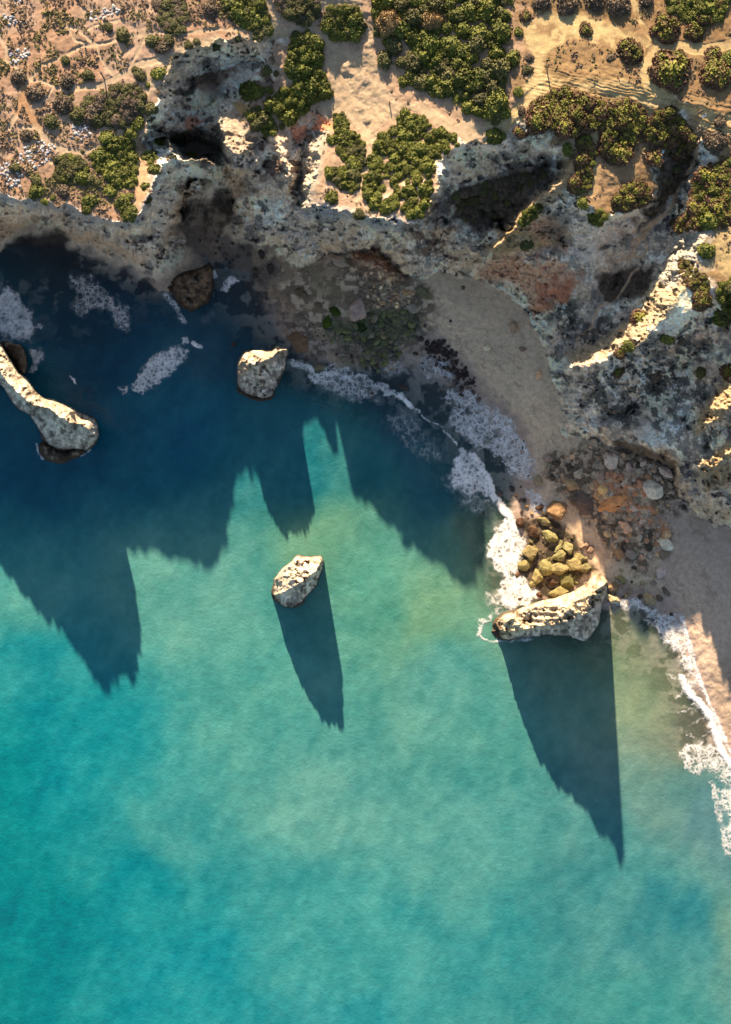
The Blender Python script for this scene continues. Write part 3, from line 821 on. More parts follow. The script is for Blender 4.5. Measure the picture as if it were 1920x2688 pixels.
al_ = N(nt, 'ShaderNodeAttribute', attribute_name='dens')
f1 = noise(nt, 0.55, 5, 0.62)
f2 = noise(nt, 2.4, 3, 0.6)
fac = mul(nt, rng(nt, f1.outputs[0], 0.3, 0.7, 0.92, 1.08), rng(nt, f2.outputs[0], 0.3, 0.7, 0.95, 1.05))
nt.links.new(scale_col(nt, at_.outputs['Color'], fac), b.inputs['Base Color'])
nt.links.new(al_.outputs['Fac'], b.inputs['Alpha'])
b.inputs['Roughness'].default_value = 0.12
b.inputs['IOR'].default_value = 1.33
bump(nt, b, mul(nt, f1.outputs[0], mul(nt, f2.outputs[0], 0.3), 'ADD'), 0.25, 0.5)
ids2 = np.arange(SU.size).reshape(SU.shape)
sq = np.stack([ids2[:-1, :-1], ids2[1:, :-1], ids2[1:, 1:], ids2[:-1, 1:]], -1).reshape(-1, 4)
sk = (SHH.ravel()[sq].min(1) < 0.15) | (SV.ravel()[sq].min(1) > 2060)
swell = 0.03 * (n2 - 0.5)
sco = np.stack([(SU - CX) * S, (CY - SV) * S, swell], -1).reshape(-1, 3)
used, inv = np.unique(sq[sk].ravel(), return_inverse=True)
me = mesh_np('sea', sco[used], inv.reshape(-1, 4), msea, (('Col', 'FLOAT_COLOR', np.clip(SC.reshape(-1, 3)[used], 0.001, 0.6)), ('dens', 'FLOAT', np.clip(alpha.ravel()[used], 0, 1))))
link('sea', me, 'turquoise sea tinted deeper blue in the cliff shade', None, 'structure')

# foam: each patch of white water is drawn as coverage and broken up into lace by noise
fu = np.arange(-70, 1990, 3.0)
fv = np.arange(680, 2420, 3.0)
FU, FV = np.meshgrid(fu, fv)
fw1, fw2 = fbm(FU / 22, FV / 22, 4, 301) - 0.5, fbm(FU / 22 + 9, FV / 22, 4, 311) - 0.5
FM = np.zeros(FU.shape)
FL = np.zeros(FU.shape)      # how lacy (1) or solid (0)


def fsub(P, pad):
    P = np.array(P, float)
    i0, i1 = np.searchsorted(fu, [P[:, 0].min() - pad, P[:, 0].max() + pad])
    j0, j1 = np.searchsorted(fv, [P[:, 1].min() - pad, P[:, 1].max() + pad])
    return np.s_[j0:j1, i0:i1]


def fpoly(P, k, feather=14, warp=22):
    s = fsub(P, 50)
    d = poly_sd(FU[s] + warp * 2 * fw1[s], FV[s] + warp * 2 * fw2[s], P)
    FM[s] = np.maximum(FM[s], k * sstep(feather, -feather, d))


def fline(P, w, k, warp=8):
    s = fsub(P, w + 40)
    d = seg_dist(FU[s] + warp * 2 * fw1[s], FV[s] + warp * 2 * fw2[s], P)
    FM[s] = np.maximum(FM[s], k * sstep(w * 1.3, w * 0.3, d))


fpoly(tD((0, 490), (60, 485), (130, 560), (190, 610), (240, 700), (250, 780), (180, 850), (60, 830), (-40, 820), (-40, 560)), 0.74)
fpoly(tD((190, 910), (260, 905), (305, 945), (270, 990), (230, 1060), (190, 1060), (210, 980)), 0.62, 10, 12)
fpoly(tD((470, 400), (560, 390), (680, 480), (760, 560), (880, 640), (880, 740), (830, 800), (790, 720), (700, 620), (560, 680), (500, 640), (520, 560)), 0.42, 14, 24)
fpoly(tD((900, 1180), (920, 1080), (1000, 960), (1120, 890), (1200, 890), (1270, 930), (1180, 1050), (1040, 1130), (960, 1210)), 0.66, 12, 18)
fpoly(tD((790, 1150), (860, 1150), (860, 1200), (810, 1200)), 0.5, 8, 10)
fpoly(tD((1200, 830), (1250, 820), (1260, 860), (1210, 870)), 0.8, 5, 6)
fline(tD((1285, 860), (1310, 880), (1335, 890)), 7, 0.9, 4)
fpoly(tD((1410, 380), (1440, 380), (1450, 430), (1420, 440)), 0.7, 5, 6)
fpoly(tD((1500, 430), (1540, 410), (1600, 450), (1560, 470), (1500, 520), (1440, 525), (1480, 490)), 0.8, 7, 8)
fline(tD((1100, 540), (1150, 590), (1190, 640), (1230, 710)), 10, 0.5)
fline(tD((470, 1085), (495, 1105), (500, 1130)), 4, 0.8, 2)
fpoly(tD((1330, 700), (1420, 650), (1440, 690), (1340, 770)), 0.22, 14, 20)
fline(tD((250, 1540), (260, 1610), (290, 1640)), 4, 0.5, 3)
fline(tD((540, 1615), (570, 1600), (600, 1570)), 4, 0.5, 3)
fline([(762, 950), (790, 955), (815, 972), (840, 985), (880, 985), (910, 968)], 11, 0.62, 14)
fline([(815, 990), (830, 1003), (850, 992)], 8, 0.6)
fline([(905, 1000), (940, 990), (985, 1010), (1020, 1025), (1050, 1038), (1080, 1060)], 10, 0.55, 16)
fpoly([(870, 950), (910, 950), (960, 1000), (1000, 1010), (1000, 1040), (930, 1050), (880, 1030), (830, 1010)], 0.38, 14, 24)
fpoly([(1030, 1070), (1080, 1070), (1130, 1130), (1180, 1180), (1140, 1220), (1060, 1180), (1010, 1120)], 0.24, 20, 26)
fpoly(tE((1340, 1180), (1430, 1150), (1560, 1190), (1624, 1290), (1750, 1440), (1900, 1600), (1840, 1700), (1700, 1600), (1560, 1580), (1440, 1480), (1360, 1420), (1400, 1330), (1330, 1250)), 0.5, 16, 30)
fpoly(tE((1100, 960), (1330, 960), (1420, 1100), (1300, 1100), (1180, 1010)), 0.42, 12, 22)
fpoly(tE((880, 940), (1000, 960), (1100, 1090), (1000, 1110), (900, 1060)), 0.3, 12, 22)
fline(tE((1040, 1220), (1070, 1235), (1105, 1275)), 8, 0.95, 3)
fline(tE((1105, 1275), (1150, 1320), (1240, 1385), (1320, 1420), (1350, 1470), (1430, 1540)), 3.4, 0.55, 9)
fpoly(tE((1430, 1560), (1480, 1570), (1560, 1650), (1640, 1740), (1640, 1880), (1560, 1850), (1500, 1900), (1420, 1830), (1360, 1760), (1400, 1690)), 0.74, 9, 14)
fpoly([(1180, 1240), (1160, 1260), (1230, 1340), (1290, 1340), (1280, 1300)], 0.3, 14, 20)
fline([(1240, 1195), (1262, 1222), (1284, 1262), (1296, 1300), (1318, 1330), (1340, 1362)], 12, 0.86)
fpoly([(1300, 1060), (1360, 1130), (1400, 1200), (1392, 1270), (1340, 1240), (1300, 1180)], 0.58, 12, 20)
fpoly([(1282, 1420), (1310, 1380), (1345, 1350), (1372, 1390), (1385, 1420), (1362, 1470), (1352, 1510), (1386, 1530), (1420, 1560), (1400, 1590), (1340, 1600), (1300, 1570), (1322, 1520), (1300, 1480), (1278, 1460)], 0.72, 10, 16)
fpoly([(1376, 1290), (1420, 1290), (1440, 1330), (1400, 1350)], 0.62, 10, 16)
fpoly([(1278, 1540), (1310, 1560), (1330, 1600), (1290, 1620)], 0.4, 14, 20)
fline([(1258, 1660), (1262, 1632), (1284, 1622)], 10, 0.55, 8)
fline([(1262, 1668), (1290, 1684), (1400, 1676)], 6, 0.45, 6)
fpoly([(1590, 1590), (1640, 1570), (1680, 1580), (1740, 1600), (1782, 1610), (1796, 1650), (1812, 1710), (1838, 1800), (1815, 1800), (1775, 1720), (1740, 1690), (1715, 1640), (1680, 1610)], 0.6, 12, 22)
fline([(1788, 1782), (1812, 1815), (1838, 1850), (1862, 1880), (1878, 1925), (1892, 1966), (1930, 2020)], 13, 0.95, 7)
fline([(1790, 1615), (1800, 1660), (1818, 1718), (1838, 1790), (1870, 1862), (1900, 1940), (1930, 1985)], 7, 0.72, 6)
for a_, b2 in (((1780, 1870), (1822, 1850)), ((1778, 1830), (1805, 1812)), ((1820, 1898), (1856, 1882)), ((1795, 1940), (1815, 1930)), ((1830, 1945), (1870, 1920)), ((1750, 1770), (1790, 1800))):
    fline([a_, b2], 4, 0.34, 14)
fpoly([(1790, 1990), (1800, 1962), (1840, 1950), (1880, 1962), (1912, 1990), (1960, 2010), (1960, 2060), (1900, 2050), (1872, 2020), (1840, 2035), (1800, 2020)], 0.52, 9, 16)
fpoly([(1880, 2060), (1905, 2060), (1960, 2050), (1960, 2240), (1905, 2250), (1900, 2190), (1912, 2140), (1888, 2130)], 0.5, 12, 22)
fline([(1870, 2050), (1880, 2110), (1900, 2180), (1905, 2240)], 8, 0.4, 10)
FM *= 0.66 + 0.5 * fbm(FU / 30, FV / 30, 3, 321)
FH = bil(H.astype(np.float64), (FU - uu[UPAD]) / STEP + UPAD, np.clip((FV - vv[VPAD]) / STEP, 0, (2060 + 70) / STEP - 1) + VPAD)
mfoam, nt, b = node_mat('foam')
fo_ = N(nt, 'ShaderNodeAttribute', attribute_name='cover')
wn_ = noise(nt, 0.9, 3, 0.6)
va = N(nt, 'ShaderNodeVectorMath', operation='SCALE')
nt.links.new(wn_.outputs['Color'], va.inputs[0])
va.inputs['Scale'].default_value = 1.4
vb = N(nt, 'ShaderNodeVectorMath', operation='ADD')
nt.links.new(nt.nodes['co'].outputs['Position'], vb.inputs[0])
nt.links.new(va.outputs[0], vb.inputs[1])
vo = N(nt, 'ShaderNodeTexVoronoi', feature='DISTANCE_TO_EDGE', i_Scale=0.62)
nt.links.new(vb.outputs[0], vo.inputs['Vector'])
vo2 = N(nt, 'ShaderNodeTexVoronoi', feature='DISTANCE_TO_EDGE', i_Scale=1.5)
nt.links.new(vb.outputs[0], vo2.inputs['Vector'])
cells = mul(nt, mul(nt, vo.outputs['Distance'], 0.5), mul(nt, vo2.outputs['Distance'], 0.85), 'ADD')
ns = noise(nt, 1.5, 5, 0.7)
thr = mul(nt, rng(nt, cells, 0.0, 0.5, 0.0, 0.75), rng(nt, ns.outputs[0], 0.3, 0.7, -0.12, 0.2), 'ADD')
df = mul(nt, fo_.outputs['Fac'], thr, 'SUBTRACT')
lace = mul(nt, rng(nt, df, -0.14, 0.62, 0.0, 0.85), rng(nt, fo_.outputs['Fac'], 0.04, 0.3, 0.0, 1.0))
alp = mul(nt, lace, mul(nt, rng(nt, fo_.outputs['Fac'], 0.1, 0.9, 0.0, 0.2), rng(nt, wn_.outputs[0], 0.3, 0.7, 0.3, 1.3)), 'ADD')
nt.links.new(alp, b.inputs['Alpha'])
b.inputs['Base Color'].default_value = (0.76, 0.74, 0.70, 1)
b.inputs['Roughness'].default_value = 0.8
bump(nt, b, ns.outputs[0], 0.3, 0.6)
ids3 = np.arange(FU.size).reshape(FU.shape)
fq = np.stack([ids3[:-1, :-1], ids3[1:, :-1], ids3[1:, 1:], ids3[:-1, 1:]], -1).reshape(-1, 4)
fk = (FM.ravel()[fq].max(1) > 0.05) & (FH.ravel()[fq].max(1) < 0.6)
fz = np.maximum(0.05 + 0.25 * FM * FM, FH + 0.04)
fco = np.stack([(FU - CX) * S, (CY - FV) * S, fz], -1).reshape(-1, 3)
used, inv = np.unique(fq[fk].ravel(), return_inverse=True)
me = mesh_np('sea_foam', fco[used], inv.reshape(-1, 4), mfoam, (('cover', 'FLOAT', FM.ravel()[used]),))
link('sea_foam', me, 'white lacy foam and breaking waves along the rocks and coves', None, 'stuff')

# ---------------------------------------------------------------- sea stacks
mstack = mland


def stack(name, label, cat, outline, ridges, top, face, base=-1.2, st=2, amp=1.0, seed=0, darkbase=None, relief=1.0, lit=None, group=None):
    P = np.array(outline, float)
    pad = 14
    u0, v0 = np.floor(P.min(0) - pad)
    u1, v1 = P.max(0) + pad
    m = 16
    nu_, nv_ = int((u1 - u0) / st) // m * m + m + 1, int((v1 - v0) / st) // m * m + m + 1
    gu, gv = np.meshgrid(u0 + st * np.arange(nu_), v0 + st * np.arange(nv_))
    w1, w2 = fbm(gu / 22, gv / 22, 3, 400 + seed) - 0.5, fbm(gu / 22 + 7, gv / 22, 3, 410 + seed) - 0.5
    d = poly_sd(gu + 9 * w1, gv + 9 * w2, outline)
    lines = [list(r) for r in ridges]
    ou = [(x, y, base * 0.2) for x, y in outline]
    lines.append(ou + [ou[0]])
    h = solve(u0, v0, nu_, nv_, st, lines, its=60, relax0=st * m)
    n_a = fbm(gu / 34, gv / 34, 5, 420 + seed, 0.55)
    n_b = fbm(gu / 8, gv / 8, 3, 430 + seed)
    n_c = fbm(gu / 16, gv / 16, 4, 440 + seed, ridged=True)
    pt = sstep(0.56, 0.70, fbm(gu / 9, gv / 9, 3, 450 + seed)) * sstep(0.38, 0.55, fbm(gu / 40, gv / 40, 2, 455 + seed))
    ins = sstep(1, -10, d)
    h = h + ins * relief * (2.6 * (n_a - 0.5) + 0.34 * (n_b - 0.5) + 1.0 * (n_c - 0.6) - 0.4 * pt)
    h = np.where(d > 0, base - 0.02 * d, np.maximum(h, 0.05 + base * sstep(-6, 0, d)))
    c = np.zeros(gu.shape + (3,))
    g = sstep(0.35, 0.65, n_a * 0.4 + n_b * 0.6)[..., None]
    c[...] = np.array(face) * (0.62 + 0.55 * g)
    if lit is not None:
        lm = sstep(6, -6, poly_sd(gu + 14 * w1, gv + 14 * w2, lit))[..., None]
        c = c * (1 - lm) + np.array(top) * (0.72 + 0.42 * g) * lm  # light put into the colour: the sunlit outline takes its own tone
    c = c * (1 - 0.72 * pt[..., None]) + np.array(L(112, 80, 54)) * 0.72 * pt[..., None]
    blk = (sstep(0.54, 0.64, fbm(gu / 12, gv / 20, 5, 460 + seed)) * 0.6)[..., None]
    if lit is not None:
        blk = blk * (1 - 0.7 * lm)
    c = c * (1 - blk) + np.array(D(58, 60, 62)) * blk
    bd = sstep(0.56, 0.72, vnoise(h * 1.5 + 2.5 * w1, gu / 200, 470 + seed))[..., None] * 0.4
    c = c * (1 - bd) + c * np.array([0.72, 0.62, 0.50]) * bd
    c = c * (0.78 + 0.44 * fbm(gu / 4, gv / 4, 2, 480 + seed))[..., None]
    wl = sstep(1.9, 0.7, h + 1.4 * w1)[..., None] * 0.9
    c = c * (1 - wl) + np.array(D(40, 36, 33)) * wl
    x, y = (gu - CX) * S * (1 - h / HC), (CY - gv) * S * (1 - h / HC)
    ix = np.arange(gu.size).reshape(gu.shape)
    q = np.stack([ix[:-1, :-1], ix[1:, :-1], ix[1:, 1:], ix[:-1, 1:]], -1).reshape(-1, 4)
    kq = d.ravel()[q].min(1) < 4
    us, iv = np.unique(q[kq].ravel(), return_inverse=True)
    cx, cy = x.ravel()[us].mean(), y.ravel()[us].mean()
    co = np.stack([x - cx, y - cy, h], -1).reshape(-1, 3)[us]
    me = mesh_np(name, co, iv.reshape(-1, 4), mstack, (('Col', 'FLOAT_COLOR', np.clip(c.reshape(-1, 3)[us], 0.01, 0.75)), ('rocky', 'FLOAT', np.full(len(us), 1.0))))
    return link(name, me, label, cat, None, group, loc=(cx, cy, 0))


def tK(*p):   # close view of the north-west arm
    return [(x * 0.1847, 860 + y * 0.1847) for x, y in p]


def tM(*p):   # close view of the middle stack
    return [(580 + x * 0.1847, 880 + y * 0.1847) for x, y in p]


def tQ(*p):   # close view of the wedge stack
    return [(1320 + x * 0.1847, 1320 + y * 0.1847) for x, y in p]


def z(h, pts):
    return [(x, y, h) for x, y in pts]


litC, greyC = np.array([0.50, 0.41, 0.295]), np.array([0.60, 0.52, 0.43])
stack('sea_stack', 'long sunlit limestone arm reaching into the sea with a bulging grey end', 'sea stack',
      [(-190, 880), (-80, 868)] + tK((0, 200), (90, 330), (180, 480), (270, 620), (400, 730), (500, 870), (620, 980), (760, 1010), (900, 1070), (1040, 1140), (1150, 1200), (1260, 1240), (1350, 1275), (1400, 1350), (1420, 1540), (1380, 1640), (1270, 1750), (1010, 1750), (850, 1790), (740, 1730), (640, 1680), (580, 1590), (560, 1480), (470, 1330), (420, 1240), (260, 1170), (170, 1060), (100, 950), (40, 840), (-40, 800)) + [(-60, 1020), (-200, 1030)],
      [[(-190, 920, 12), (-130, 930, 14), (-60, 950, 15.4)] + [(x, y, h) for (x, y), h in zip(tK((0, 620), (130, 800), (300, 960), (430, 1090), (560, 1120), (720, 1150), (870, 1290), (1000, 1350), (1150, 1370), (1270, 1450)), (16.2, 16.6, 16.8, 16.6, 16.2, 15.6, 15, 14.5, 13.8, 12))],
       [(-80, 885, 12)] + z(12, tK((30, 290), (150, 500), (260, 660), (400, 790), (510, 930), (640, 1030), (780, 1060), (920, 1120), (1050, 1200))),
       z(9.5, tK((1240, 1330), (1320, 1380), (1340, 1500), (1260, 1600))), z(7, tK((640, 1400), (760, 1500), (900, 1560), (1100, 1600))), z(6, tK((200, 1020), (330, 1130), (480, 1220)))],
      litC, greyC, lit=[(-190, 880), (-60, 870)] + tK((0, 200), (180, 470), (400, 720), (620, 980), (760, 1000), (1040, 1130), (1200, 1240), (1290, 1480), (1240, 1440), (1150, 1390), (1000, 1370), (870, 1290), (720, 1150), (560, 1130), (430, 1090), (300, 960), (130, 800), (0, 640)) + [(-190, 950)], seed=1)
stack('rock_ledge', 'low black wave-worn ledge under the bulging end of the limestone arm', 'rock ledge',
      tK((560, 1580), (540, 1680), (560, 1800), (620, 1880), (700, 1930), (800, 1945), (920, 1940), (1020, 1900), (1120, 1860), (1240, 1770), (1180, 1700), (900, 1700), (700, 1620)),
      [z(1.3, tK((620, 1660), (660, 1790), (800, 1850), (1000, 1810), (1150, 1750)))], D(80, 78, 76), D(92, 89, 86), seed=2, relief=0.7, base=-0.8)
stack('rock_ledge', 'flat shaded grey rock shelf on the landward side of the limestone arm', 'rock ledge',
      tK((-40, 180), (90, 180), (210, 225), (310, 240), (365, 320), (390, 420), (400, 560), (385, 650), (330, 700), (240, 600), (100, 380)),
      [z(5.0, tK((130, 230), (280, 270), (340, 400), (350, 560), (320, 620)))], D(120, 112, 104), D(112, 106, 98), seed=3, relief=0.3, base=-0.8)
stack('sea_stack', 'sunlit crowned sea stack with a grey pitted face between the arm and the boulder cove', 'sea stack',
      tM((330, 220), (480, 200), (640, 205), (720, 200), (800, 140), (870, 160), (960, 200), (965, 270), (935, 330), (930, 460), (870, 620), (800, 740), (740, 880), (620, 915), (500, 905), (380, 850), (300, 800), (230, 770), (218, 650), (228, 520), (220, 420), (260, 330)),
      [[(x, y, h) for (x, y), h in zip(tM((245, 520), (340, 540), (400, 470), (480, 410), (560, 380), (720, 320), (830, 220), (930, 205)), (7.6, 8.4, 9.2, 9.8, 10.2, 10.4, 9.8, 9))], z(8.2, tM((260, 440), (290, 370), (350, 260), (480, 230), (630, 235), (740, 220), (800, 170))),
       z(5.2, tM((270, 680), (450, 660), (640, 600), (830, 520), (900, 400))), z(1.9, tM((290, 770), (420, 840), (600, 880), (710, 850), (790, 700)))],
      litC, np.array([0.62, 0.54, 0.45]), lit=tM((330, 210), (640, 190), (800, 130), (960, 190), (950, 260), (830, 240), (720, 340), (600, 380), (500, 420), (400, 490), (330, 560), (250, 600), (220, 560), (210, 420)), seed=4)
stack('rock_ledge', 'thin dark tidal ledge around the foot of the stack near the boulder cove', 'rock ledge',
      tM((200, 380), (215, 720), (240, 830), (330, 870), (440, 920), (560, 950), (720, 930), (800, 800), (600, 780), (320, 660)), [z(0.6, tM((225, 760), (440, 890), (620, 915), (740, 860)))], D(70, 66, 62), D(74, 70, 68), seed=5, relief=0.12, base=-0.6)
stack('sea_stack', 'small isolated limestone stack alone in open turquoise water', 'sea stack',
      [(778, 1454), (809, 1460), (845, 1456), (853, 1477), (846, 1500), (841, 1513), (833, 1540), (805, 1568), (802, 1588), (774, 1597), (746, 1595), (715, 1576), (709, 1552), (719, 1517), (742, 1489), (765, 1473)],
      [[(722, 1562, 3.2), (745, 1553, 5.4), (775, 1538, 8.0), (805, 1520, 9.4), (830, 1498, 8.8), (845, 1470, 7.2)], [(724, 1522, 3.8), (748, 1496, 5.6), (780, 1471, 6.8), (812, 1470, 7.4)], [(752, 1522, 6.4), (785, 1500, 8.2)], [(742, 1580, 3.0), (772, 1575, 4.4), (800, 1550, 6.0), (828, 1520, 6.6)], [(748, 1590, 1.4), (775, 1590, 2.0)]],
      np.array([0.52, 0.43, 0.32]), np.array([0.66, 0.57, 0.47]), lit=[(770, 1445), (860, 1448), (848, 1490), (812, 1522), (778, 1545), (745, 1562), (715, 1576), (695, 1550), (725, 1495)], seed=6, st=1.6)
stack('sea_stack', 'tall wedge shaped sunlit limestone stack beside the yellow boulders', 'sea stack',
      tG((130, 1160), (190, 1112), (290, 1090), (400, 1050), (520, 1022), (620, 985), (700, 935), (760, 882), (800, 868), (832, 880), (852, 920), (850, 990), (815, 1060), (800, 1180), (740, 1290), (690, 1304), (600, 1262), (480, 1262), (350, 1272), (230, 1296), (150, 1296), (100, 1240)),
      [[(x, y, h) for (x, y), h in zip(tQ((50, 1700), (250, 1570), (450, 1470), (700, 1450), (900, 1480), (1050, 1390), (1250, 1300), (1420, 1180), (1480, 1130)), (4.5, 7, 9, 10.5, 11.5, 13, 15, 16.8, 17))], z(1.6, tQ((100, 1570), (350, 1470), (560, 1390), (880, 1300), (1060, 1190), (1230, 1070), (1360, 1010))),
       [(x, y, h) for (x, y), h in zip(tQ((100, 1830), (350, 1790), (600, 1750), (850, 1710), (1100, 1630), (1290, 1490), (1440, 1260)), (4.6, 8.2, 10.0, 11.1, 12.8, 14.8, 16.6))], z(2.4, tQ((80, 1920), (500, 1900), (900, 1890), (1200, 1960))), z(6.0, tQ((1320, 1760), (1390, 1560)))],
      np.array([0.55, 0.43, 0.28]), np.array([0.64, 0.54, 0.44]), lit=tG((80, 1120), (290, 1060), (620, 950), (790, 840), (880, 860), (870, 960), (800, 1040), (720, 1120), (560, 1185), (420, 1215), (300, 1245), (160, 1300), (60, 1260)), seed=7)
stack('rock_block', 'dark square block fallen at the tip of the western cliff', 'boulder',
      [(432, 752), (452, 728), (480, 712), (520, 704), (548, 690), (562, 702), (560, 730), (564, 750), (556, 775), (552, 798), (528, 806), (500, 828), (488, 812), (470, 806), (458, 782)], [[(470, 758, 3.4), (500, 732, 4.6), (545, 710, 4.8), (550, 760, 3.4), (520, 795, 2.6), (490, 800, 2.2)], [(515, 760, 4.0)]], D(80, 72, 62), D(84, 76, 68), seed=8, relief=1.0, base=-0.8)

# ---------------------------------------------------------------- boulders
mrock, nt, b = node_mat('boulder_stone')
oi = N(nt, 'ShaderNodeObjectInfo')
tc = N(nt, 'ShaderNodeTexCoord')
f1 = noise(nt, 1.4, 5, 0.65)
f2 = noise(nt, 5.0, 3, 0.7)
fac = mul(nt, rng(nt, f1.outputs[0], 0.3, 0.7, 0.68, 1.3), rng(nt, f2.outputs[0], 0.3, 0.7, 0.8, 1.2))
nt.links.new(scale_col(nt, oi.outputs['Color'], fac), b.inputs['Base Color'])
b.inputs['Roughness'].default_value = 0.9
b.inputs['Specular IOR Level'].default_value = 0.2
bump(nt, b, mul(nt, f1.outputs[0], mul(nt, f2.outputs[0], 0.4), 'ADD'), 0.35, 0.8)


def rock_mesh(name, seed, sub, flat=0.7, cuts=11, rough=0.13):
    r = random.Random(seed)
    bm = bmesh.new()
    bmesh.ops.create_icosphere(bm, subdivisions=sub, radius=1.0)
    planes = []
    for _ in range(cuts):
        n = Vector((r.uniform(-1, 1), r.uniform(-1, 1), r.uniform(-0.2, 1))).normalized()
        planes.append((n, r.uniform(0.56, 0.82)))
    off = Vector((r.uniform(0, 50), r.uniform(0, 50), r.uniform(0, 50)))
    from mathutils import noise as mn
    for v in bm.verts:
        p = v.co.copy()
        for n, d in planes:
            k = p.dot(n) - d
            if k > 0:
                p -= n * k * 0.99
        p *= 1 + rough * mn.noise(p * 1.9 + off) + 0.5 * rough * mn.noise(p * 4.5 + off)
        p.z *= flat
        v.co = p
    me = bpy.data.meshes.new(name)
    bm.to_mesh(me)
    bm.free()
    me.materials.append(mrock)
    return me


BIG = [rock_mesh('boulder', 10 + k, 3, (0.75, 0.6, 0.8, 0.65, 0.55, 0.7)[k]) for k in range(6)]
SML = [rock_mesh('stone', 40 + k, 2, (0.7, 0.6, 0.75, 0.5)[k], 6) for k in range(4)]
SLAB = [rock_mesh('slab', 60 + k, 3, 0.4, 9) for k in range(2)]
GREY, TAN, DARK, YEL, PALE, RUST, MOSS, BRN = D(104, 100, 94), D(140, 124, 104), D(48, 46, 44), L(184, 160, 100), D(186, 180, 174), D(128, 104, 86), D(66, 74, 52), L(120, 84, 58)


ROCKS = {'boulder': [], 'stone': []}
NOUN = {'boulders of the rockfall heap': 'heap boulder', 'rocks on the wet sand': 'wet sand rock', 'weedy rocks along the foam edge': 'foam edge rock', 'black rocks in the wash': 'wash rock', 'boulders of the green platform': 'platform boulder', 'stones of the rubble fan': 'rubble stone', 'weedy stones along the tideline': 'tideline stone', 'small stones on wet cove sand': 'cove pebble', 'stones under the cave mouth': 'cave stone', 'small rocks among the yellow boulders': 'filler rock', 'surf rocks off the green platform': 'surf rock', 'surf rocks below the curved beach': 'surf rock', 'wet rocks of the small inlet': 'inlet rock'}


def boulder(u, v, ru, rv, rot, col, label=None, group=None, mesh=None, name='boulder', tall=None, sink=0.35, zmin=None):
    g = ground(u, v)
    g = max(g, -0.35) if zmin is None else zmin
    rx, ry = ru * S * (1 - g / HC) * 1.12, rv * S * (1 - g / HC) * 1.12
    rz = tall if tall else 0.9 * (rx * ry) ** 0.5
    me = mesh or random.choice(BIG if ru > 8 else SML)
    o = bpy.data.objects.new(name, me)
    COL.objects.link(o)
    x, y, _ = at(u, v, g)
    o.location = (x, y, g + rz * (0.55 - sink))
    o.rotation_euler = (random.uniform(-.12, .12), random.uniform(-.12, .12), math.radians(-rot))
    o.scale = (rx, ry, rz)
    j = random.uniform(0.85, 1.15)
    o.color = (*(min(0.75, c * j * random.uniform(0.95, 1.05)) for c in col), 1)
    o['label'] = label or 'dark rough boulder among the fallen rocks'
    o['category'] = 'boulder' if ru > 5 else 'rock'
    ROCKS[name].append((ru * rv + (0 if group in NOUN or name == 'stone' else 1e4), o))
    if group:
        o['group'] = group
    return o


def G(x, y):
    return 1240 + 0.4187 * x, 1140 + 0.4187 * y


YG = 'yellow boulders by the wedge shaped stack'
for (x, y, a, c, rot, lb) in [
    (365, 738, 46, 40, 70, 'yellow boulder at the seaward end, upper of the pair in the foam'), (332, 820, 40, 38, 100, 'yellow boulder in the foam, lower of the seaward pair'),
    (412, 888, 42, 34, 50, 'flat yellow boulder with a split across it beside the tide pool'), (385, 935, 28, 22, 120, 'small yellow boulder touching the split flat one at the water'),
    (468, 842, 48, 46, 30, 'large rounded yellow boulder in the middle of the yellow group'), (548, 842, 52, 40, 160, 'large yellow boulder with an orange stain in the middle of the group'),
    (552, 762, 42, 32, 150, 'pale yellow wedge boulder above the middle of the group'), (602, 708, 40, 26, 60, 'pale yellow boulder stood on edge at the landward side of the group'),
    (548, 705, 38, 16, 120, 'narrow pale yellow boulder leaning beside the upright pale one'), (640, 812, 48, 40, 20, 'ochre yellow boulder nearest the sandy gap'),
    (705, 840, 40, 26, 170, 'yellow boulder with dark holes beside the sunlit sand strip'), (485, 640, 48, 32, 20, 'lumpy yellow boulder above the yellow group'),
    (450, 545, 40, 26, 10, 'yellow boulder at the shadow edge below the sunlit sand'), (588, 918, 48, 40, 40, 'olive boulder half shaded behind the wedge shaped stack'),
    (545, 995, 62, 34, 165, 'bright yellow slab against the wall of the wedge shaped stack'), (668, 768, 26, 26, 0, 'small yellow boulder above the one nearest the sandy gap'), (655, 930, 18, 12, 0, 'pale small stone against the wedge shaped stack')]:
    u, v = G(x, y)
    boulder(u, v, a * .4187 * 1.12, c * .4187 * 1.15, rot, YEL if 'olive' not in lb else L(140, 126, 70), lb, YG)
for (x, y, a, c, lb) in [(278, 885, 30, 20, 'long brown rock in the foam below the seaward yellow pair'), (218, 980, 26, 24, 'round brown rock alone in the foam'), (290, 1035, 34, 28, 'brown rock awash nearest the stack wall'), (418, 1008, 18, 22, 'small brown rock between the tide pool and the stack'),
                         (500, 925, 28, 24, 'dark brown rock in the middle of the tide pool'), (385, 610, 44, 38, 'brown weedy rock heap beside the lumpy yellow boulder'), (300, 560, 34, 34, 'brown rock at the shoreline by the foam edge'), (430, 460, 26, 22, 'dark brown rock on the sunlit sand'), (700, 700, 34, 24, 'pair of grey rocks on pink sand, darker one'), (742, 722, 26, 28, 'pair of grey rocks on pink sand, paler one')]:
    u, v = G(x, y)
    boulder(u, v, a * .4187, c * .4187, random.uniform(0, 180), BRN if 'brown' in lb else D(90, 80, 74), lb, 'brown rocks in the foam')
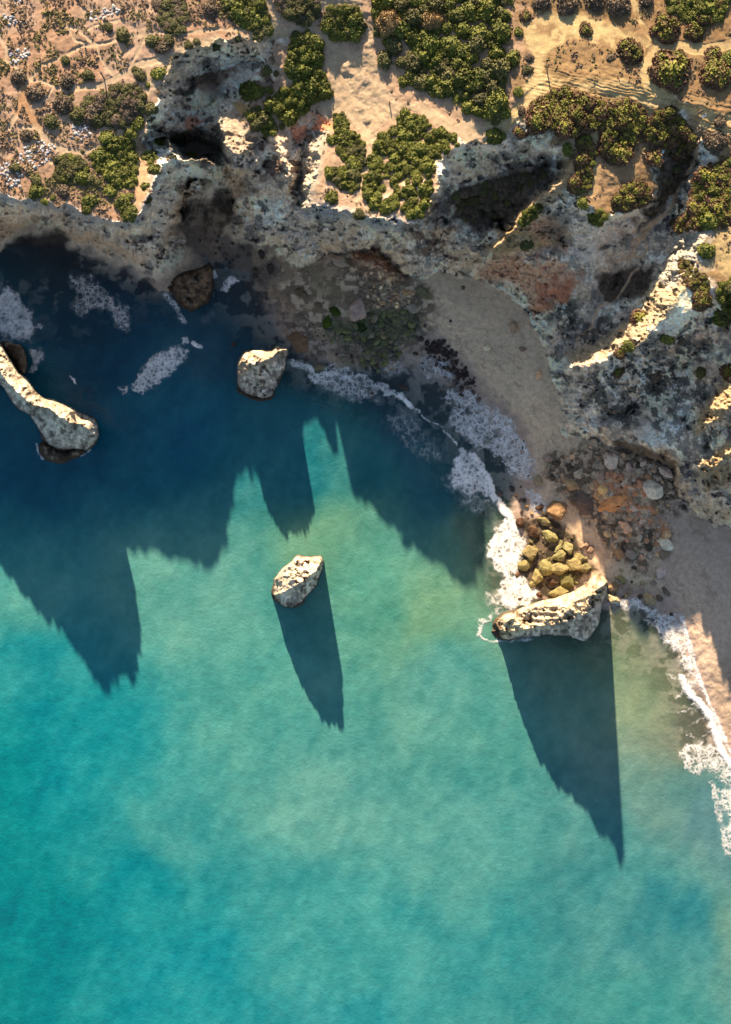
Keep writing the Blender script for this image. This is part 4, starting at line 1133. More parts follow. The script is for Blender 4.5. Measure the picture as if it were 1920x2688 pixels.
for (x, y, a, c, rot, col, lb, m) in [
    (535, 468, 66, 62, 60, D(92, 78, 60), 'large brown boulder on the sand inland of the yellow group', None), (700, 430, 74, 70, 0, D(70, 66, 62), 'big dark round boulder with pale streaks', None),
    (622, 322, 44, 38, 20, D(118, 104, 86), 'tan boulder above the big dark round one', None), (822, 352, 36, 34, 0, D(182, 158, 116), 'pale round tan boulder beside the rusty slope', None),
    (788, 390, 30, 28, 0, D(150, 122, 92), 'brown boulder under the pale round one', None), (870, 165, 56, 48, 40, D(176, 166, 160), 'flat pale heart shaped slab at the head of the cove', SLAB[0]),
    (885, 432, 104, 46, 155, D(168, 130, 88), 'long orange slab lying on the rockfall', SLAB[1]), (955, 580, 54, 42, 20, D(160, 136, 118), 'pinkish pointed boulder on the rockfall', None),
    (1205, 682, 56, 42, 20, D(196, 192, 188), 'white boulder at the seaward corner of the rockfall', None), (920, 740, 40, 38, 0, D(104, 88, 72), 'brown boulder beside the pink sand', None),
    (992, 752, 32, 34, 0, D(96, 96, 96), 'grey boulder next to the brown one by the pink sand', None), (1130, 342, 84, 58, 5, D(150, 150, 146), 'big squared grey white block in the middle of the rockfall', None),
    (1210, 232, 58, 28, 30, D(170, 166, 160), 'pale flat block near the overhang', SLAB[0]), (1110, 1030, 50, 34, 10, D(112, 106, 92), 'flat weedy boulder on the wet sand', None),
    (1212, 982, 34, 18, 40, D(66, 62, 58), 'dark long rock on the beach above the weedy boulder', None), (1172, 1026, 26, 20, 30, D(70, 66, 62), 'dark rock between the weedy boulder and the long one', None),
    (1210, 755, 34, 30, 0, D(84, 82, 78), 'grey boulder at the seaward foot of the rockfall', None), (1180, 862, 34, 42, 30, D(136, 134, 132), 'pale flat stone on the sand below the rockfall', SLAB[1]),
    (935, 908, 32, 24, 20, L(206, 180, 120), 'sunlit tan boulder beside the tip of the wedge shaped stack', None), (890, 955, 36, 44, 100, L(190, 150, 104), 'sunlit brown boulder at the end of the sand strip', None), (880, 1030, 46, 30, 20, D(150, 138, 116), 'pale weedy rock in the shallows beside the stack', None),
    (1090, 1158, 24, 20, 0, DARK, 'dark round rock in the shallows of the right beach', None), (1250, 1130, 14, 12, 0, DARK, 'small dark rock at the foam edge of the right beach', None), (168, 372, 32, 32, 0, D(60, 60, 62), 'round dark rock at the breaker edge', None), (250, 340, 22, 20, 0, D(40, 40, 44), 'black rock in the white wash above the breaker rock', None), (410, 290, 30, 34, 0, D(96, 92, 84), 'grey boulder at the head of the wash', None), (470, 150, 34, 26, 0, D(110, 108, 104), 'grey boulder nearest the sandy cove', None)]:
    u, v = G(x, y)
    boulder(u, v, a * .4187, c * .4187, rot, col, lb, 'rockfall boulders', m)
for (x, y, a, c, rot, col, lb, m) in [
    (758, 640, 62, 80, 10, D(132, 126, 122), 'tall pale grey block standing between the rubble fan and green rocks', BIG[2]), (370, 855, 72, 66, 0, D(84, 70, 58), 'ringed brown rock with a white top beside the crowned stack', None), (380, 715, 50, 44, 0, D(86, 84, 80), 'grey boulder on the wet sand of the small cove', None),
    (555, 725, 32, 44, 10, L(96, 104, 24), 'bright green weedy boulder, lower of the green pair', None), (605, 650, 40, 34, 20, L(82, 92, 26), 'bright green weedy boulder, upper of the green pair', None), (780, 760, 34, 36, 0, L(64, 78, 34), 'dull green weedy boulder below the tall grey block', None),
    (378, 525, 44, 34, 20, D(74, 66, 58), 'dark brown rock alone on the small cove sand', None), (180, 370, 26, 40, 10, D(44, 42, 42), 'black rock at the edge of the small cove', None), (120, 270, 26, 32, 0, D(40, 38, 40), 'black rock under the cave side of the small cove', None), (500, 610, 30, 26, 0, D(80, 74, 64), 'brown rock in the middle of the small cove', None),
    (640, 320, 66, 34, 20, D(112, 110, 104), 'grey broken slab under the cliff edge by the rubble', SLAB[0]), (680, 980, 40, 34, 0, D(78, 78, 72), 'flat grey rock at the foam edge of the green platform', None), (500, 1030, 56, 26, 170, D(72, 72, 60), 'olive flat rock in the foam', SLAB[1]), (1130, 630, 44, 40, 0, D(92, 92, 92), 'grey boulder at the beach corner of the rubble fan', None), (1200, 530, 60, 40, 20, D(70, 72, 62), 'dark weedy rock where the fan meets the beach', None),
    (1555, 880 - 1000 + 1000, 0, 0, 0, DARK, '', None), (545, 1300, 22, 20, 0, DARK, 'dark rock beside the tip of the sunlit water', None), (595, 1375, 22, 18, 0, D(70, 70, 74), 'rock with white water next to the sunlit tip', None), (850, 1190, 24, 32, 0, DARK, 'dark rock awash off the green platform', None), (920, 1175, 26, 22, 0, DARK, 'dark rock awash nearest the green platform', None), (1060, 1160, 40, 26, 0, DARK, 'long dark rock in the wash off the beach', None), (690, 1215, 22, 16, 0, DARK, 'small dark rock off the crowned stack', None)]:
    if a:
        u, v = 640 + x * .394, 560 + y * .394
        boulder(u, v, a * .394, c * .394, rot, col, lb, 'boulders of the middle coves', m)
for (u, v, a, c, rot, col, lb) in [(614, 906, 11, 13, 30, D(40, 38, 38), 'lone dark rock beside the crowned stack in deep water'), (1805, 2006, 10, 8, 0, L(110, 80, 60), 'lone brown rock in the foam ring near the right shore'), (1840, 2002, 14, 6, 35, L(150, 108, 84), 'long brown rock in the foam ring near the right shore'), (1857, 2002, 6, 6, 0, D(60, 56, 54), 'tiny dark rock beside the long brown one in the foam ring'), (650, 1062, 8, 7, 0, DARK, 'small dark rock at the foot of the crowned stack'), (4, 1022, 10, 8, 0, D(50, 48, 46), 'dark rock under the seaward side of the limestone arm'),
                                   (1349, 859, 14, 17, 20, D(122, 114, 102), 'large boulder on the curved beach'), (1373, 917, 10, 7, 0, D(92, 84, 80), 'low brown rock on the curved beach'), (1416, 984, 9, 14, 20, D(150, 124, 110), 'pink block at the foot of the curved cliff'), (1278, 912, 10, 9, 0, D(150, 144, 134), 'pale rock on the open sand of the curved beach'), (1217, 756, 6, 6, 0, D(74, 66, 66), 'small brown rock at the top of the curved beach'), (1184, 843, 4, 4, 0, D(40, 36, 38), 'tiny black rock on the curved beach near the weed'), (1266, 950, 7, 7, 0, D(156, 150, 140), 'pale stone below the pale rock on open sand')]:
    boulder(u, v, a, c, rot, col, lb)


def inpoly(pts, n, rmin, seed, ok=None):
    r = random.Random(seed)
    P = np.array(pts)
    out = []
    for _ in range(n * 30):
        x, y = r.uniform(P[:, 0].min(), P[:, 0].max()), r.uniform(P[:, 1].min(), P[:, 1].max())
        if not inside(np.array([x]), np.array([y]), pts)[0]:
            continue
        if any((x - a) ** 2 + (y - b_) ** 2 < rmin * rmin for a, b_ in out):
            continue
        out.append((x, y))
        if len(out) >= n:
            break
    return out


MARKS = [(1604, 1209, 'the flat pale heart shaped slab'), (1610, 1321, 'the long orange slab'), (1533, 1320, 'the big dark round boulder'), (1713, 1283, 'the squared grey white block'), (1640, 1383, 'the pinkish pointed boulder'),
         (1744, 1425, 'the white boulder at the corner'), (1625, 1450, 'the brown pink sand boulder'), (1464, 1336, 'the large brown sand boulder'), (1747, 1237, 'the pale overhang block'), (1584, 1287, 'the pale round tan boulder'),
         (939, 812, 'the tall pale grey block'), (859, 846, 'the bright green weedy boulder'), (1085, 808, 'the beach corner boulder'), (786, 897, 'the ringed brown rock'), (837, 966, 'the olive foam rock'), (892, 686, 'the grey broken slab'), (1113, 769, 'the dark weedy beach rock'), (908, 946, 'the flat grey foam edge rock'),
         (1349, 859, 'the large boulder on the beach'), (1705, 1571, 'the flat weedy boulder'), (1748, 1551, 'the dark long rock'), (1415, 1450, 'the yellow boulders'), (1310, 1296, 'the breaker rock'), (711, 705, 'the black cove rock'), (798, 767, 'the dark brown cove rock')]


def fill_label(u, v, r_, col, base, gp):
    m = min(MARKS, key=lambda q: (q[0] - u) ** 2 + (q[1] - v) ** 2)
    dx, dy = u - m[0], v - m[1]
    dist = math.hypot(dx, dy)
    side = ('right of' if dx > 0 else 'left of') if abs(dx) > abs(dy) else ('below' if dy > 0 else 'above')
    near = 'touching' if dist < 26 else ('close' if dist < 60 else 'well')
    size = 'tiny' if r_ < 4.5 else ('small' if r_ < 6.5 else ('medium' if r_ < 9 else 'large'))
    mx, mn = max(col), min(col)
    tone = 'black' if mx < 0.06 else ('dark' if mx < 0.16 else ('mid' if mx < 0.34 else 'pale'))
    hue = '' if tone == 'black' else (' green' if col[1] > col[0] * 1.02 and col[1] > col[2] * 1.25 else (' rusty' if col[0] > col[2] * 2.1 else (' tan' if col[0] > col[2] * 1.35 else ' grey')))
    noun = NOUN.get(gp, 'stone')
    if near == 'touching':
        return f'{size} {tone}{hue} {noun} against {m[2]}, on its {dict(zip(("right of", "left of", "below", "above"), ("right", "left", "lower side", "upper side")))[side]}'
    return f'{size} {tone}{hue} {noun} {near} {side} {m[2]}'


FILL = [
    (tG((330, 540), (480, 520), (640, 660), (720, 790), (740, 850), (600, 960), (470, 1020), (340, 960), (280, 860), (310, 680)), 46, 8, (3, 9), [L(150, 128, 78), L(104, 84, 56), L(84, 66, 46)], 'small brown and yellow rock among the yellow boulders', 'small rocks among the yellow boulders'),
    ([(1440, 1190), (1560, 1170), (1640, 1190), (1740, 1220), (1770, 1280), (1760, 1390), (1740, 1450), (1690, 1480), (1600, 1440), (1560, 1340), (1470, 1290), (1430, 1240)], 150, 7, (3.5, 14), [GREY, TAN, DARK, D(130, 126, 122), RUST, GREY], 'grey and tan boulder in the rockfall heap', 'boulders of the rockfall heap'),
    ([(1610, 1500), (1690, 1480), (1740, 1490), (1700, 1560), (1640, 1590), (1600, 1560)], 26, 10, (4, 10), [GREY, D(100, 98, 84), DARK], 'grey rock on wet sand below the rockfall', 'rocks on the wet sand'),
    ([(1335, 1290), (1390, 1290), (1450, 1380), (1460, 1440), (1400, 1420), (1350, 1350)], 20, 10, (3, 7), [BRN, DARK, D(90, 80, 60)], 'dark weedy rock along the foam edge', 'weedy rocks along the foam edge'),
    ([(1300, 1100), (1380, 1160), (1410, 1230), (1380, 1290), (1320, 1260), (1290, 1180)], 20, 10, (2.5, 6), [D(36, 34, 38)], 'small black rock in the wash of the curved beach', 'black rocks in the wash'),
    (tE((540, 760), (700, 720), (850, 650), (1100, 640), (1180, 740), (1060, 900), (1000, 1040), (860, 1080), (740, 1000), (720, 900), (560, 850)), 110, 7.5, (3.5, 12), [MOSS, D(74, 82, 60), D(56, 58, 54), D(84, 84, 76)], 'mossy green boulder on the green platform', 'boulders of the green platform'),
    (tE((790, 400), (900, 380), (1050, 480), (1170, 560), (1090, 620), (900, 630), (830, 560)), 48, 8, (3, 9), [D(150, 140, 120), D(120, 104, 84), D(90, 88, 84)], 'pale broken stone on the rubble fan', 'stones of the rubble fan'),
    (tE((1190, 860), (1330, 830), (1500, 1050), (1540, 1150), (1420, 1140), (1230, 980)), 40, 9, (3, 9), [D(34, 31, 34)], 'black weedy stone along the beach tideline', 'weedy stones along the tideline'),
    (tE((420, 700), (520, 760), (560, 880), (480, 900), (420, 800)), 12, 8, (2, 4), [DARK], 'small black stone on wet cove sand', 'small stones on wet cove sand'),
    (tA((1250, 1560), (1560, 1560), (1560, 1760), (1300, 1760)) + [(560, 690)], 14, 12, (2.5, 6), [D(44, 42, 42)], 'dark stone on the shaded sand under the cave mouth', 'stones under the cave mouth'),
]
SURF = [([(770, 930), (900, 920), (1000, 960), (1080, 1010), (1060, 1050), (980, 1030), (880, 1000), (800, 985)], 46, 10, (3, 8), [DARK, D(44, 42, 44), D(60, 58, 56)], 'dark wet rock in the surf off the green platform', 'surf rocks off the green platform'),
        ([(1060, 870), (1130, 850), (1230, 960), (1270, 1040), (1210, 1090), (1140, 1010), (1090, 950)], 34, 10, (3, 8), [DARK, D(38, 34, 38)], 'dark wet rock in the wash below the beach', 'surf rocks below the curved beach'),
        ([(580, 640), (650, 650), (700, 720), (720, 800), (660, 800), (610, 720)], 20, 12, (3, 8), [DARK, D(60, 56, 52)], 'dark wet rock in the shallow inlet of the small cove', 'wet rocks of the small inlet')]
for pts, n, rm, (r0, r1), cols, lb, gp in FILL + SURF:
    for (u, v) in inpoly(pts, n, rm, len(lb)):
        r_ = r0 + (r1 - r0) * random.random() ** 1.3
        cc = random.choice(cols)
        boulder(u, v, r_, r_ * random.uniform(.6, 1), random.uniform(0, 180), cc, fill_label(u, v, r_, cc, lb, gp), gp, tall=(r_ * S * 0.9 + 0.3) if 'wet rock' in lb else None, name='boulder' if r_ > 5 else 'stone')
# white limestone outcrop stones on the dry plateau
OUT = [((20, 130), (80, 128), (82, 150), (30, 168)), ((40, 420), (70, 385), (100, 365), (150, 375), (135, 420), (80, 450), (40, 450)), ((190, 330), (225, 318), (240, 345), (215, 375), (190, 360)), ((15, 460), (60, 450), (55, 490), (20, 492)), ((240, 30), (300, 15), (320, 30), (280, 50), (240, 50)), ((-5, 430), (40, 425), (40, 455), (0, 460)), ((5, 40), (30, 40), (60, 60), (20, 65)), ((40, -5), (60, -5), (55, 15), (35, 12))]
OUTN = ['in the outcrop above the small path triangle', 'in the wide outcrop left of the path crossing', 'in the outcrop right of the orange soil', 'in the outcrop at the left edge above the cliff', 'in the outcrop at the top below the grey scrub', 'in the outcrop at the left edge by the olive shrub', 'in the outcrop near the top left corner', 'at the very top left of the plateau']


for k, pts in enumerate(OUT):
    ar = abs(sum(pts[i][0] * pts[(i + 1) % len(pts)][1] - pts[(i + 1) % len(pts)][0] * pts[i][1] for i in range(len(pts)))) / 2
    for (u, v) in inpoly(list(pts), int(ar / 95) + 3, 6, 70 + k):
        r_ = random.uniform(2.6, 6.0)
        boulder(u, v, r_, r_ * random.uniform(.6, 1), random.uniform(0, 180), L(236, 222, 212), ('large ' if r_ > 5 else 'medium ' if r_ > 3.8 else 'small ') + 'white limestone stone ' + OUTN[k], 'white limestone outcrop stones', name='stone', sink=0.45)

# the smallest rocks, too many to pick out one by one, become one mass of rubble
rv_, rf_, rc_, nv = [], [], [], 0
for nm in ROCKS:
    for _, o in sorted(ROCKS[nm], key=lambda q: -q[0])[285:]:
        me = o.data
        a = np.empty(len(me.vertices) * 3, np.float32)
        me.vertices.foreach_get('co', a)
        M = np.array(Matrix.LocRotScale(o.location, o.rotation_euler, o.scale))
        a = a.reshape(-1, 3) @ M[:3, :3].T + M[:3, 3]
        f = np.empty(len(me.polygons) * 3, np.int32)
        me.polygons.foreach_get('vertices', f)
        rv_.append(a)
        rf_.append(f.reshape(-1, 3) + nv)
        rc_.append(np.tile(np.array(o.color[:3]), (len(a), 1)))
        nv += len(a)
        bpy.data.objects.remove(o)
if rv_:
    mrub, nt, b = node_mat('rubble_stone')
    a_ = N(nt, 'ShaderNodeAttribute', attribute_name='Col')
    f1 = noise(nt, 2.0, 5, 0.65)
    nt.links.new(scale_col(nt, a_.outputs['Color'], rng(nt, f1.outputs[0], 0.3, 0.7, 0.68, 1.3)), b.inputs['Base Color'])
    b.inputs['Roughness'].default_value = 0.9
    bump(nt, b, f1.outputs[0], 0.2, 0.7)
    link('rubble', mesh_np('rubble', np.vstack(rv_), np.vstack(rf_), mrub, (('Col', 'FLOAT_COLOR', np.vstack(rc_)),), smooth=False), 'small stones and rubble scattered on the shore and the plateau outcrops', None, 'stuff')

# ---------------------------------------------------------------- shrubs
def leaf_mat(name, c1, c2, c3=None):
    m, nt, b = node_mat(name)
    a = N(nt, 'ShaderNodeAttribute', attribute_name='tint')
    oi = N(nt, 'ShaderNodeObjectInfo')
    c = mixc(nt, a.outputs['Fac'], c1, c2)
    if c3 is not None:
        lo = N(nt, 'ShaderNodeAttribute', attribute_name='lowleaf')
        c = mixc(nt, lo.outputs['Fac'], c, c3)  # lower leaves red-brown: dry stems, with the shaded flank mixed into the tone
    c = scale_col(nt, c, rng(nt, oi.outputs['Random'], 0, 1, 0.72, 1.28))
    nt.links.new(c, b.inputs['Base Color'])
    b.inputs['Roughness'].default_value = 0.75
    b.inputs['Specular IOR Level'].default_value = 0.25
    return m


MG = leaf_mat('leaf_green', (0.050, 0.064, 0.010), (0.165, 0.165, 0.028))
MO = leaf_mat('leaf_olive', (0.056, 0.056, 0.018), (0.112, 0.104, 0.034))
MH = leaf_mat('leaf_heath', (0.070, 0.080, 0.010), (0.185, 0.180, 0.022), (0.115, 0.058, 0.036))
MD = leaf_mat('leaf_dry', (0.21, 0.135, 0.055), (0.36, 0.24, 0.11))
MB = leaf_mat('leaf_brown', (0.085, 0.062, 0.040), (0.16, 0.115, 0.075))


def crown_mesh(name, seed, mat, n=430, leaf=0.15, lob=7, zs=0.85):
    r = np.random.RandomState(seed)
    lc = r.normal(size=(lob, 3))
    lc[:, 2] = np.abs(lc[:, 2]) * 0.8
    lc /= np.linalg.norm(lc, axis=1)[:, None]

    def radius(d):
        m = (d @ lc.T).max(1)
        return 0.74 + 0.30 * sstep(0.62, 0.98, m)
    bm = bmesh.new()
    bmesh.ops.create_icosphere(bm, subdivisions=3, radius=1.0)
    cv = np.array([v.co[:] for v in bm.verts])
    cf = np.array([[v.index for v in f.verts] for f in bm.faces])
    bm.free()
    rc = radius(cv) * 0.84 + r.uniform(-.05, .05, len(cv))
    core = cv * rc[:, None]
    core[:, 2] = np.maximum(core[:, 2] * zs, -0.25)
    d = r.normal(size=(n, 3))
    d[:, 2] = np.abs(d[:, 2]) - 0.12
    d /= np.linalg.norm(d, axis=1)[:, None]
    p = d * (radius(d) * r.uniform(.86, 1.08, n))[:, None]
    p[:, 2] *= zs
    nn = d + r.normal(scale=0.55, size=(n, 3))
    nn /= np.linalg.norm(nn, axis=1)[:, None]
    t = np.cross(nn, r.normal(size=(n, 3)))
    t /= np.linalg.norm(t, axis=1)[:, None]
    bb = np.cross(nn, t)
    s = leaf * r.uniform(.6, 1.3, n)[:, None]
    k1_, k2_ = r.uniform(.7, 1.2, n)[:, None], r.uniform(.45, .8, n)[:, None]
    quad = np.stack([p - t * s * k1_, p - bb * s * k2_ + nn * s * 0.15, p + t * s * k1_, p + bb * s * k2_ + nn * s * 0.15], 1).reshape(-1, 3)
    tint_l = np.repeat(r.uniform(0, 1, n), 4)
    low_l = np.repeat(np.clip(sstep(0.95, 0.55, p[:, 2] / zs) + r.uniform(-.25, .25, n), 0, 1), 4)
    co = np.vstack([core, quad])
    tint = np.concatenate([r.uniform(0, 1, len(core)), tint_l])
    lowv = np.concatenate([sstep(0.95, 0.55, core[:, 2] / zs), low_l])
    me = bpy.data.meshes.new(name)
    lf = (np.arange(n * 4) + len(core)).reshape(-1, 4)
    me.from_pydata(co.tolist(), [], cf.tolist() + lf.tolist())
    me.materials.append(mat)
    for nm, arr in (('tint', tint), ('lowleaf', lowv)):
        me.attributes.new(nm, 'FLOAT', 'POINT').data.foreach_set('value', arr.astype(np.float32))
    return me


def variants(mat, s, **k):
    return [crown_mesh('crown', s + i, mat, **k) for i in range(4)]


VG, VO, VH, VD, VB = variants(MG, 100), variants(MO, 200), variants(MH, 300, lob=10), variants(MD, 400, n=520, leaf=0.12), variants(MB, 500)


def crown(u, v, r, meshes, parent=None, origin=(0, 0, 0), hk=0.8, name='crown'):
    g = ground(u, v)
    rm = r * S * (1 - g / HC)
    hh = rm * hk
    o = bpy.data.objects.new(name, random.choice(meshes))
    COL.objects.link(o)
    x, y, _ = at(u, v, g + 0.4 * hh)
    o.location = (x - origin[0], y - origin[1], g - 0.08 * hh - origin[2])
    o.rotation_euler = (0, 0, random.uniform(0, 6.28))
    a = random.uniform(.9, 1.1)
    o.scale = (rm * a * 1.04, rm / a * 1.04, hh)
    o.parent = parent
    return o


def thicket(label, pts, meshes, rr=(14, 24), gap=0.95, seed=1, alt=None, hk=1.0, name='thicket', cat='thicket', clip=0.5, mx=110):
    r = random.Random(seed)
    P = np.array(pts, float)
    cu, cv_ = P.mean(0)
    g0 = ground(cu, cv_)
    root = bpy.data.objects.new(name, None)
    COL.objects.link(root)
    root.location = at(cu, cv_, g0)
    root['label'] = label
    root['category'] = cat
    root['group'] = 'thickets on the clifftop'
    org = at(cu, cv_, g0)
    placed = []
    for _ in range(6000):
        x, y = r.uniform(P[:, 0].min(), P[:, 0].max()), r.uniform(P[:, 1].min(), P[:, 1].max())
        rad = rr[0] * 0.75 + (rr[1] * 1.12 - rr[0] * 0.75) * r.random() ** 1.2
        d = float(poly_sd(np.array([x]), np.array([y]), pts)[0])
        if d > -rad * clip:
            continue
        if any((x - a) ** 2 + (y - b_) ** 2 < (gap * 0.5 * (rad + c)) ** 2 for a, b_, c in placed):
            continue
        placed.append((x, y, rad))
        if len(placed) >= mx:
            break
    for (x, y, rad) in placed:
        ms = alt if (alt and r.random() < 0.3) else meshes
        crown(x, y, rad, ms, root, org, hk * r.uniform(.75, 1.2))
    return root


def shrub(label, u, v, r, meshes, group=None, hk=0.8, lobes=0, name='shrub'):
    if lobes:
        g = ground(u, v)
        root = bpy.data.objects.new(name, None)
        COL.objects.link(root)
        org = at(u, v, g)
        root.location = org
        crown(u, v, r * 0.72, meshes, root, org, hk * 1.25)
        a0 = random.uniform(0, 6.28)
        for k in range(lobes):
            a = a0 + 6.28 * k / lobes + random.uniform(-.25, .25)
            q = r * random.uniform(.46, .58)
            crown(u + math.cos(a) * r * .52, v + math.sin(a) * r * .52, q, meshes, root, org, hk * random.uniform(.9, 1.25))
        o = root
    else:
        o = crown(u, v, r, meshes, hk=hk, name=name)
    o['label'] = label
    o['category'] = 'shrub'
    if group:
        o['group'] = group
    return o


thicket('large dense green thicket along the top above the sandy clearing', [(958, -30), (1340, -30), (1368, 20), (1344, 66), (1328, 100), (1356, 132), (1374, 165), (1352, 196), (1328, 225), (1346, 268), (1332, 305), (1310, 318), (1270, 305), (1220, 292), (1180, 276), (1150, 255), (1100, 252), (1060, 243), (1025, 215), (1000, 180), (985, 150), (1010, 125), (990, 110), (972, 70)], VG, (15, 27), 0.92, 3, VO, 0.95, mx=130)
thicket('big triangular green thicket below the sandy clearing reaching the cliff edge', tB((1080, 722), (1200, 750), (1320, 850), (1450, 895), (1450, 960), (1310, 1070), (1295, 1200), (1245, 1330), (1200, 1450), (1110, 1450), (1030, 1410), (900, 1410), (830, 1350), (790, 1290), (785, 1200), (845, 1050), (885, 920), (965, 825)), VG, (9, 17), 0.80, 4, None, 1.0, mx=170)
thicket('narrow green thicket strip west of the sandy funnel path', tB((600, 750), (665, 745), (715, 820), (705, 860), (755, 880), (815, 970), (825, 1070), (775, 1150), (785, 1240), (740, 1290), (650, 1260), (550, 1180), (545, 1110), (680, 1110), (630, 1020), (600, 930)), VG, (9, 16), 0.95, 5, VO, 0.95)
thicket('dense green thicket on the spit left of the sandy clearing', tB((335, 205), (430, 200), (525, 250), (535, 330), (525, 480), (565, 500), (578, 620), (480, 690), (380, 780), (300, 815), (195, 755), (140, 680), (285, 565), (330, 580), (275, 460), (300, 320)), VG, (12, 21), 0.95, 6, None, 1.0)
thicket('small green thicket at the lower end of the spit above the grey rock', tB((-10, 760), (100, 700), (225, 820), (235, 890), (160, 920), (80, 860)), VG, (9, 15), 0.95, 7, VO)
thicket('green shrub clump at the ravine side of the spit', tB((-30, 560), (60, 540), (140, 590), (110, 640), (20, 680), (-20, 650)), VG, (9, 15), 0.95, 8)
thicket('round green thicket enclosed by a looping footpath', tB((540, 40), (700, 15), (760, 40), (800, 130), (815, 230), (700, 270), (600, 260), (530, 180)), VG, (12, 20), 0.92, 9, VO)
thicket('dark olive thicket on the western plateau beside the ravine', tA((560, 650), (700, 600), (830, 545), (925, 555), (975, 640), (965, 750), (860, 830), (760, 850), (640, 850), (550, 800)), VO, (10, 18), 0.98, 10, VB, 0.75)
thicket('bright green thicket beside the orange strip on the western plateau', tA((590, 1040), (740, 925), (820, 890), (895, 960), (905, 1090), (925, 1180), (880, 1265), (760, 1245), (640, 1130)), VG, (12, 20), 0.92, 11, None, 0.85)
thicket('olive thicket left of the bright green one on the western plateau', tA((360, 1040), (480, 1015), (595, 1090), (575, 1200), (470, 1235), (365, 1190)), VO, (12, 20), 0.92, 12, VG, 0.8)
thicket('grey green thicket at the top near the broad sandy track', tA((1490, -40), (1760, -40), (1800, 100), (1830, 240), (1700, 220), (1560, 160), (1480, 60)), VG, (12, 20), 0.95, 13, VO, 0.8)
thicket('sparse grey green scrub thicket at the top middle', tA((1020, -40), (1240, -40), (1260, 120), (1240, 220), (1120, 220), (1040, 130)), VO, (10, 16), 1.15, 14, VB, 0.6)
thicket('purple brown scrub thicket right of the broad sandy track at the top', tB((190, -30), (500, -30), (520, 100), (430, 170), (330, 150), (230, 90)), VO, (10, 17), 1.05, 15, VB, 0.65)
thicket('long red brown and green heath thicket below the sandy vehicle track', tC((280, 700), (420, 600), (520, 580), (640, 610), (800, 690), (795, 860), (700, 870), (560, 910), (450, 850), (330, 870), (275, 790)), VH, (16, 27), 0.85, 16, None, 1.0)
thicket('tall heath thicket with bright green tops between two small paths', tC((790, 740), (860, 655), (960, 660), (1055, 740), (1055, 830), (995, 930), (965, 1010), (860, 1100), (775, 1060), (735, 960), (775, 850)), VH, (16, 27), 0.85, 17, None, 1.0)
thicket('heath thicket at the head of the eastern valley', tC((1050, 840), (1120, 735), (1220, 712), (1310, 790), (1385, 900), (1395, 960), (1300, 1060), (1180, 990), (1030, 910)), VH, (16, 27), 0.85, 18, None, 1.0)
thicket('thin strip of brown and green shrubs on the edge of the dark valley', tC((580, 920), (680, 890), (728, 980), (725, 1040), (700, 1160), (698, 1260), (600, 1295), (530, 1260), (590, 1130), (600, 1040)), VH, (11, 18), 0.9, 19, VG, 0.9)
thicket('red brown heath thicket at the end of the spit', tC((825, 1330), (920, 1220), (1040, 1205), (1105, 1290), (1060, 1355), (940, 1395), (830, 1405)), VH, (13, 22), 0.85, 20, None, 0.9)
thicket('big green heath thicket at the right edge above the lit ridge', tC((1380, 1180), (1480, 1085), (1660, 1060), (1700, 1500), (1500, 1510), (1280, 1545), (1225, 1480), (1340, 1380)), VH, (15, 26), 0.88, 21, VG, 0.9)
thicket('green thicket in the top right corner', tC((1180, -40), (1640, -40), (1580, 120), (1490, 160), (1440, 190), (1310, 130), (1200, 70)), VG, (14, 24), 0.95, 22, VH, 0.9)
thicket('low heath strip along the lit ridge crest', tF((1260, 300), (1330, 290), (1420, 380), (1480, 460), (1500, 620), (1400, 640), (1360, 500), (1290, 420)), VH, (8, 14), 1.0, 23, VO, 0.8)
thicket('green thicket at the far right below the dry hollow', tF((1530, 460), (1660, 420), (1700, 700), (1560, 740), (1500, 690), (1560, 600)), VG, (12, 20), 0.95, 24, VO, 0.9)
DARKV = thicket('dark brown brambles filling the shaded middle valley', [(1190, 500), (1260, 480), (1340, 470), (1420, 440), (1450, 470), (1390, 510), (1330, 570), (1260, 590), (1200, 570)], VB, (9, 16), 1.05, 25, VO, 0.6)
thicket('dark brambles filling the shaded eastern valley head', [(1740, 400), (1790, 340), (1822, 380), (1800, 460), (1750, 530), (1700, 580), (1710, 520)], VB, (9, 16), 1.05, 26, VO, 0.6)
thicket('green scrub on the sunlit flank of the middle valley', tC((200, 1480), (250, 1400), (330, 1340), (380, 1370), (330, 1460), (240, 1510)), VG, (7, 12), 1.0, 27)
thicket('dark brambles in the round hollow of the eastern valley', tF((745, 480), (820, 410), (910, 430), (910, 490), (850, 580), (790, 590)), VB, (8, 13), 1.0, 28, None, 0.5)

for (x, y, r, m, lb) in [
    (370, 5, 62, VB, 'brown shrub at the top edge, leftmost of the four'), (530, 25, 74, VB, 'brown shrub at the top edge casting a long shadow'), (720, 5, 62, VB, 'brown shrub at the top edge, left of the largest one'), (870, 25, 88, VB, 'largest brown shrub at the top edge'), (1060, 0, 52, VB, 'small brown shrub at the top edge, right of the largest one'),
    (660, 195, 48, VH, 'small round shrub alone in the middle of the sandy ground'), (950, 340, 88, VH, 'round green shrub beside the bend of the sandy path'), (1190, 185, 96, VH, 'bright green topped round shrub above the sandy path'), (1380, 205, 72, VH, 'round shrub right of the bright green topped one'),
    (1225, 455, 138, VH, 'very large round shrub inside the path junction'), (1535, 480, 110, VH, 'large round shrub at the right edge below the path'), (1600, 400, 60, VG, 'green shrub behind the large round one at the right edge'), (1510, 370, 60, VH, 'olive shrub above the large round one at the right edge'), (1110, 1050, 62, VH, 'lone red brown shrub on the pale stony spit')]:
    shrub(lb, 1280 + x * .394, y * .394, r * .394, m, 'round shrubs on the sandy eastern plateau', 0.8, 6 if r > 70 else 0)
